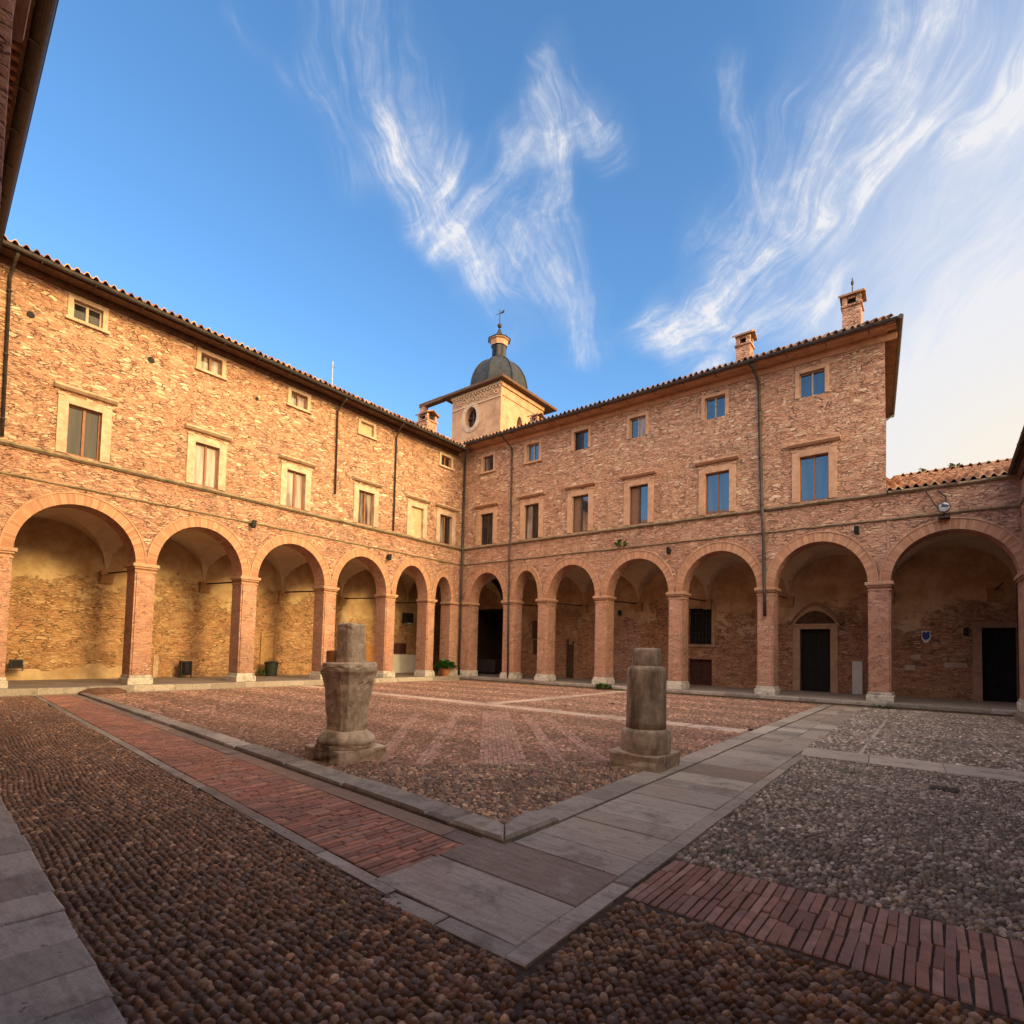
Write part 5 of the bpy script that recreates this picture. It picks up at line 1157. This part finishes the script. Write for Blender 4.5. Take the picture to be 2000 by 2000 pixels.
# waste bin with a plant beside it
o = thing('waste_bin', (-3.4, -9.2, ZF), 'dark green round bin against the back wall in the third sunlit arch', 'bin')
m_ = MB(); m_.lathe((-3.4, -9.2, ZF), [(.24, 0), (.30, .58)], 20); m_.build('body', 'green_black', o, smooth=False)
m_ = MB(); m_.lathe((-3.4, -9.2, ZF), [(.325, .575), (.325, .64), (.27, .68), (.1, .70)], 20); m_.build('rim', 'black_plastic', o)
o = thing('small_plant', (-3.5, -9.62, ZF), 'small dark green plant on the floor beside the round bin', 'plant'); leaf_cloud('foliage', 'weed', 60, (-3.5, -9.62, ZF), .14, .30, .14, o, 1.0)
# worn block on the step
o = MB(); o.lathe((0, 0, 0), [(.02, 0), (.98, 0), (.92, .45), (.62, .9), (.2, 1.0)], 14)
o.v = [(.98 + x * .30, -16.95 + y * .66, z * .20) for x, y, z in o.v]; o = o.build('worn_block', 'block_brown', None) if False else o
simple('block_brown', (.12, .06, .045), (.19, .10, .07), 6, .9, .6)
o = o.build('worn_block', 'block_brown', smooth=True); rough(o, .03, 1); tag(o, 'worn brown stone block lying against the kerb of the sunlit arcade', 'stone block')
# table with a cloth in the dark corner passage
tb = thing('trestle_table', (-1.0, 3.5, ZF), 'dark trestle table with a draped side in the dark corner arch', 'table')
m_ = MB(); m_.box(W, -1.95, -.05, 3.25, 3.9, ZF + .84, ZF + .89)
simple('dark_grey_cloth', (.045, .042, .045), (.075, .07, .072), 4, .9, .1)
m_.build('tabletop', 'dark_grey_cloth', tb)
m_ = MB(); m_.box(W, -1.45, -.08, 3.235, 3.248, ZF + .12, ZF + .86); m_.build('drape', 'dark_grey_cloth', tb)
for x in (-1.75, -.2):
    m_ = MB(); m_.tube([(x, 3.35, ZF), (x, 3.5, ZF + .84)], .03, 6); m_.tube([(x, 3.8, ZF), (x, 3.65, ZF + .84)], .03, 6); m_.build('leg', 'dark_wood', tb)
# white slab leaning by the doorway
o = MB(); o.box(lambda a, b, c: MN(a, b - DP, c), 18.54, 18.90, .12, .20, ZF, 1.55); o = o.build('white_board', 'white_panel', bevel=.015); tag(o, 'tall narrow white board standing right of the carved doorway', 'board')
# enamel sign
o = thing('enamel_sign', M6(20.98, 0, 2.57), 'small blue and white shield sign on the shaded back wall', 'sign')
m_ = MB(); m_.prism(lambda a, b, c: M6(b, a, c), [(20.85, 2.80), (21.12, 2.80), (21.13, 2.50), (21.05, 2.36), (20.98, 2.32), (20.90, 2.37), (20.84, 2.5)], .0, .02); m_.build('plate', 'white_panel', o)
m_ = MB(); m_.prism(lambda a, b, c: M6(b, a, c), [(20.87, 2.70), (20.92, 2.78), (20.98, 2.72), (21.05, 2.78), (21.10, 2.76), (21.09, 2.52), (20.99, 2.44), (20.92, 2.46), (20.87, 2.56)], .018, .026); m_.build('emblem', 'blue_enamel', o)
# round lamp over the low arch
o = thing('round_lamp', (21.58, 0, 6.5), 'round pale glass lamp on a bracket over the rightmost arch', 'lamp')
m_ = MB(); cpt = Vector((21.56, -.42, 6.56)); dr_ = Vector((.05, -1, -.25)).normalized()
m_.tube([cpt - dr_ * .16, cpt - dr_ * .05, cpt], [.06, .15, .175], 16); m_.build('housing', 'dark_iron', o)
m_ = MB(); m_.tube([cpt + dr_ * .001, cpt + dr_ * .03], [.155, .12], 16); m_.build('lens', 'lamp_glass', o)
m_ = MB(); m_.tube([(21.55, .0, 6.30), (21.56, -.30, 6.36), (21.56, -.32, 6.5)], .03, 6); m_.box(W, 21.42, 21.72, -.36, -.05, 6.24, 6.30); m_.tube([(21.08, -.16, 7.25), (21.35, -.14, 6.7), (21.5, -.20, 6.5)], .022, 6); m_.tube([(21.4, -.13, 7.2), (21.62, -.16, 6.95), (21.6, -.28, 6.66)], .03, 6); m_.build('bracket', 'dark_iron', o)
# drain grate
o = MB(); o.box(W, 21.32, 21.62, -13.93, -13.65, -.01, .018)
for i in range(5): o.box(W, 21.345 + i * .055, 21.37 + i * .055, -13.9, -13.68, .0181, .026)
o = o.build('drain_grate', 'dark_iron'); tag(o, 'small dark drain grate set among the mossy cobbles', 'drain')
# thin aerial on the sunlit roof
o = MB(); o.tube([(-1.2, -8.0, 13.3), (-1.2, -8.0, 15.2)], .022, 6); o.tube([(-1.2, -8.14, 14.95), (-1.2, -7.86, 14.95)], .012, 6); o = o.build('roof_aerial', 'tool_steel'); tag(o, 'thin grey aerial on the roof of the sunlit wing', 'aerial')
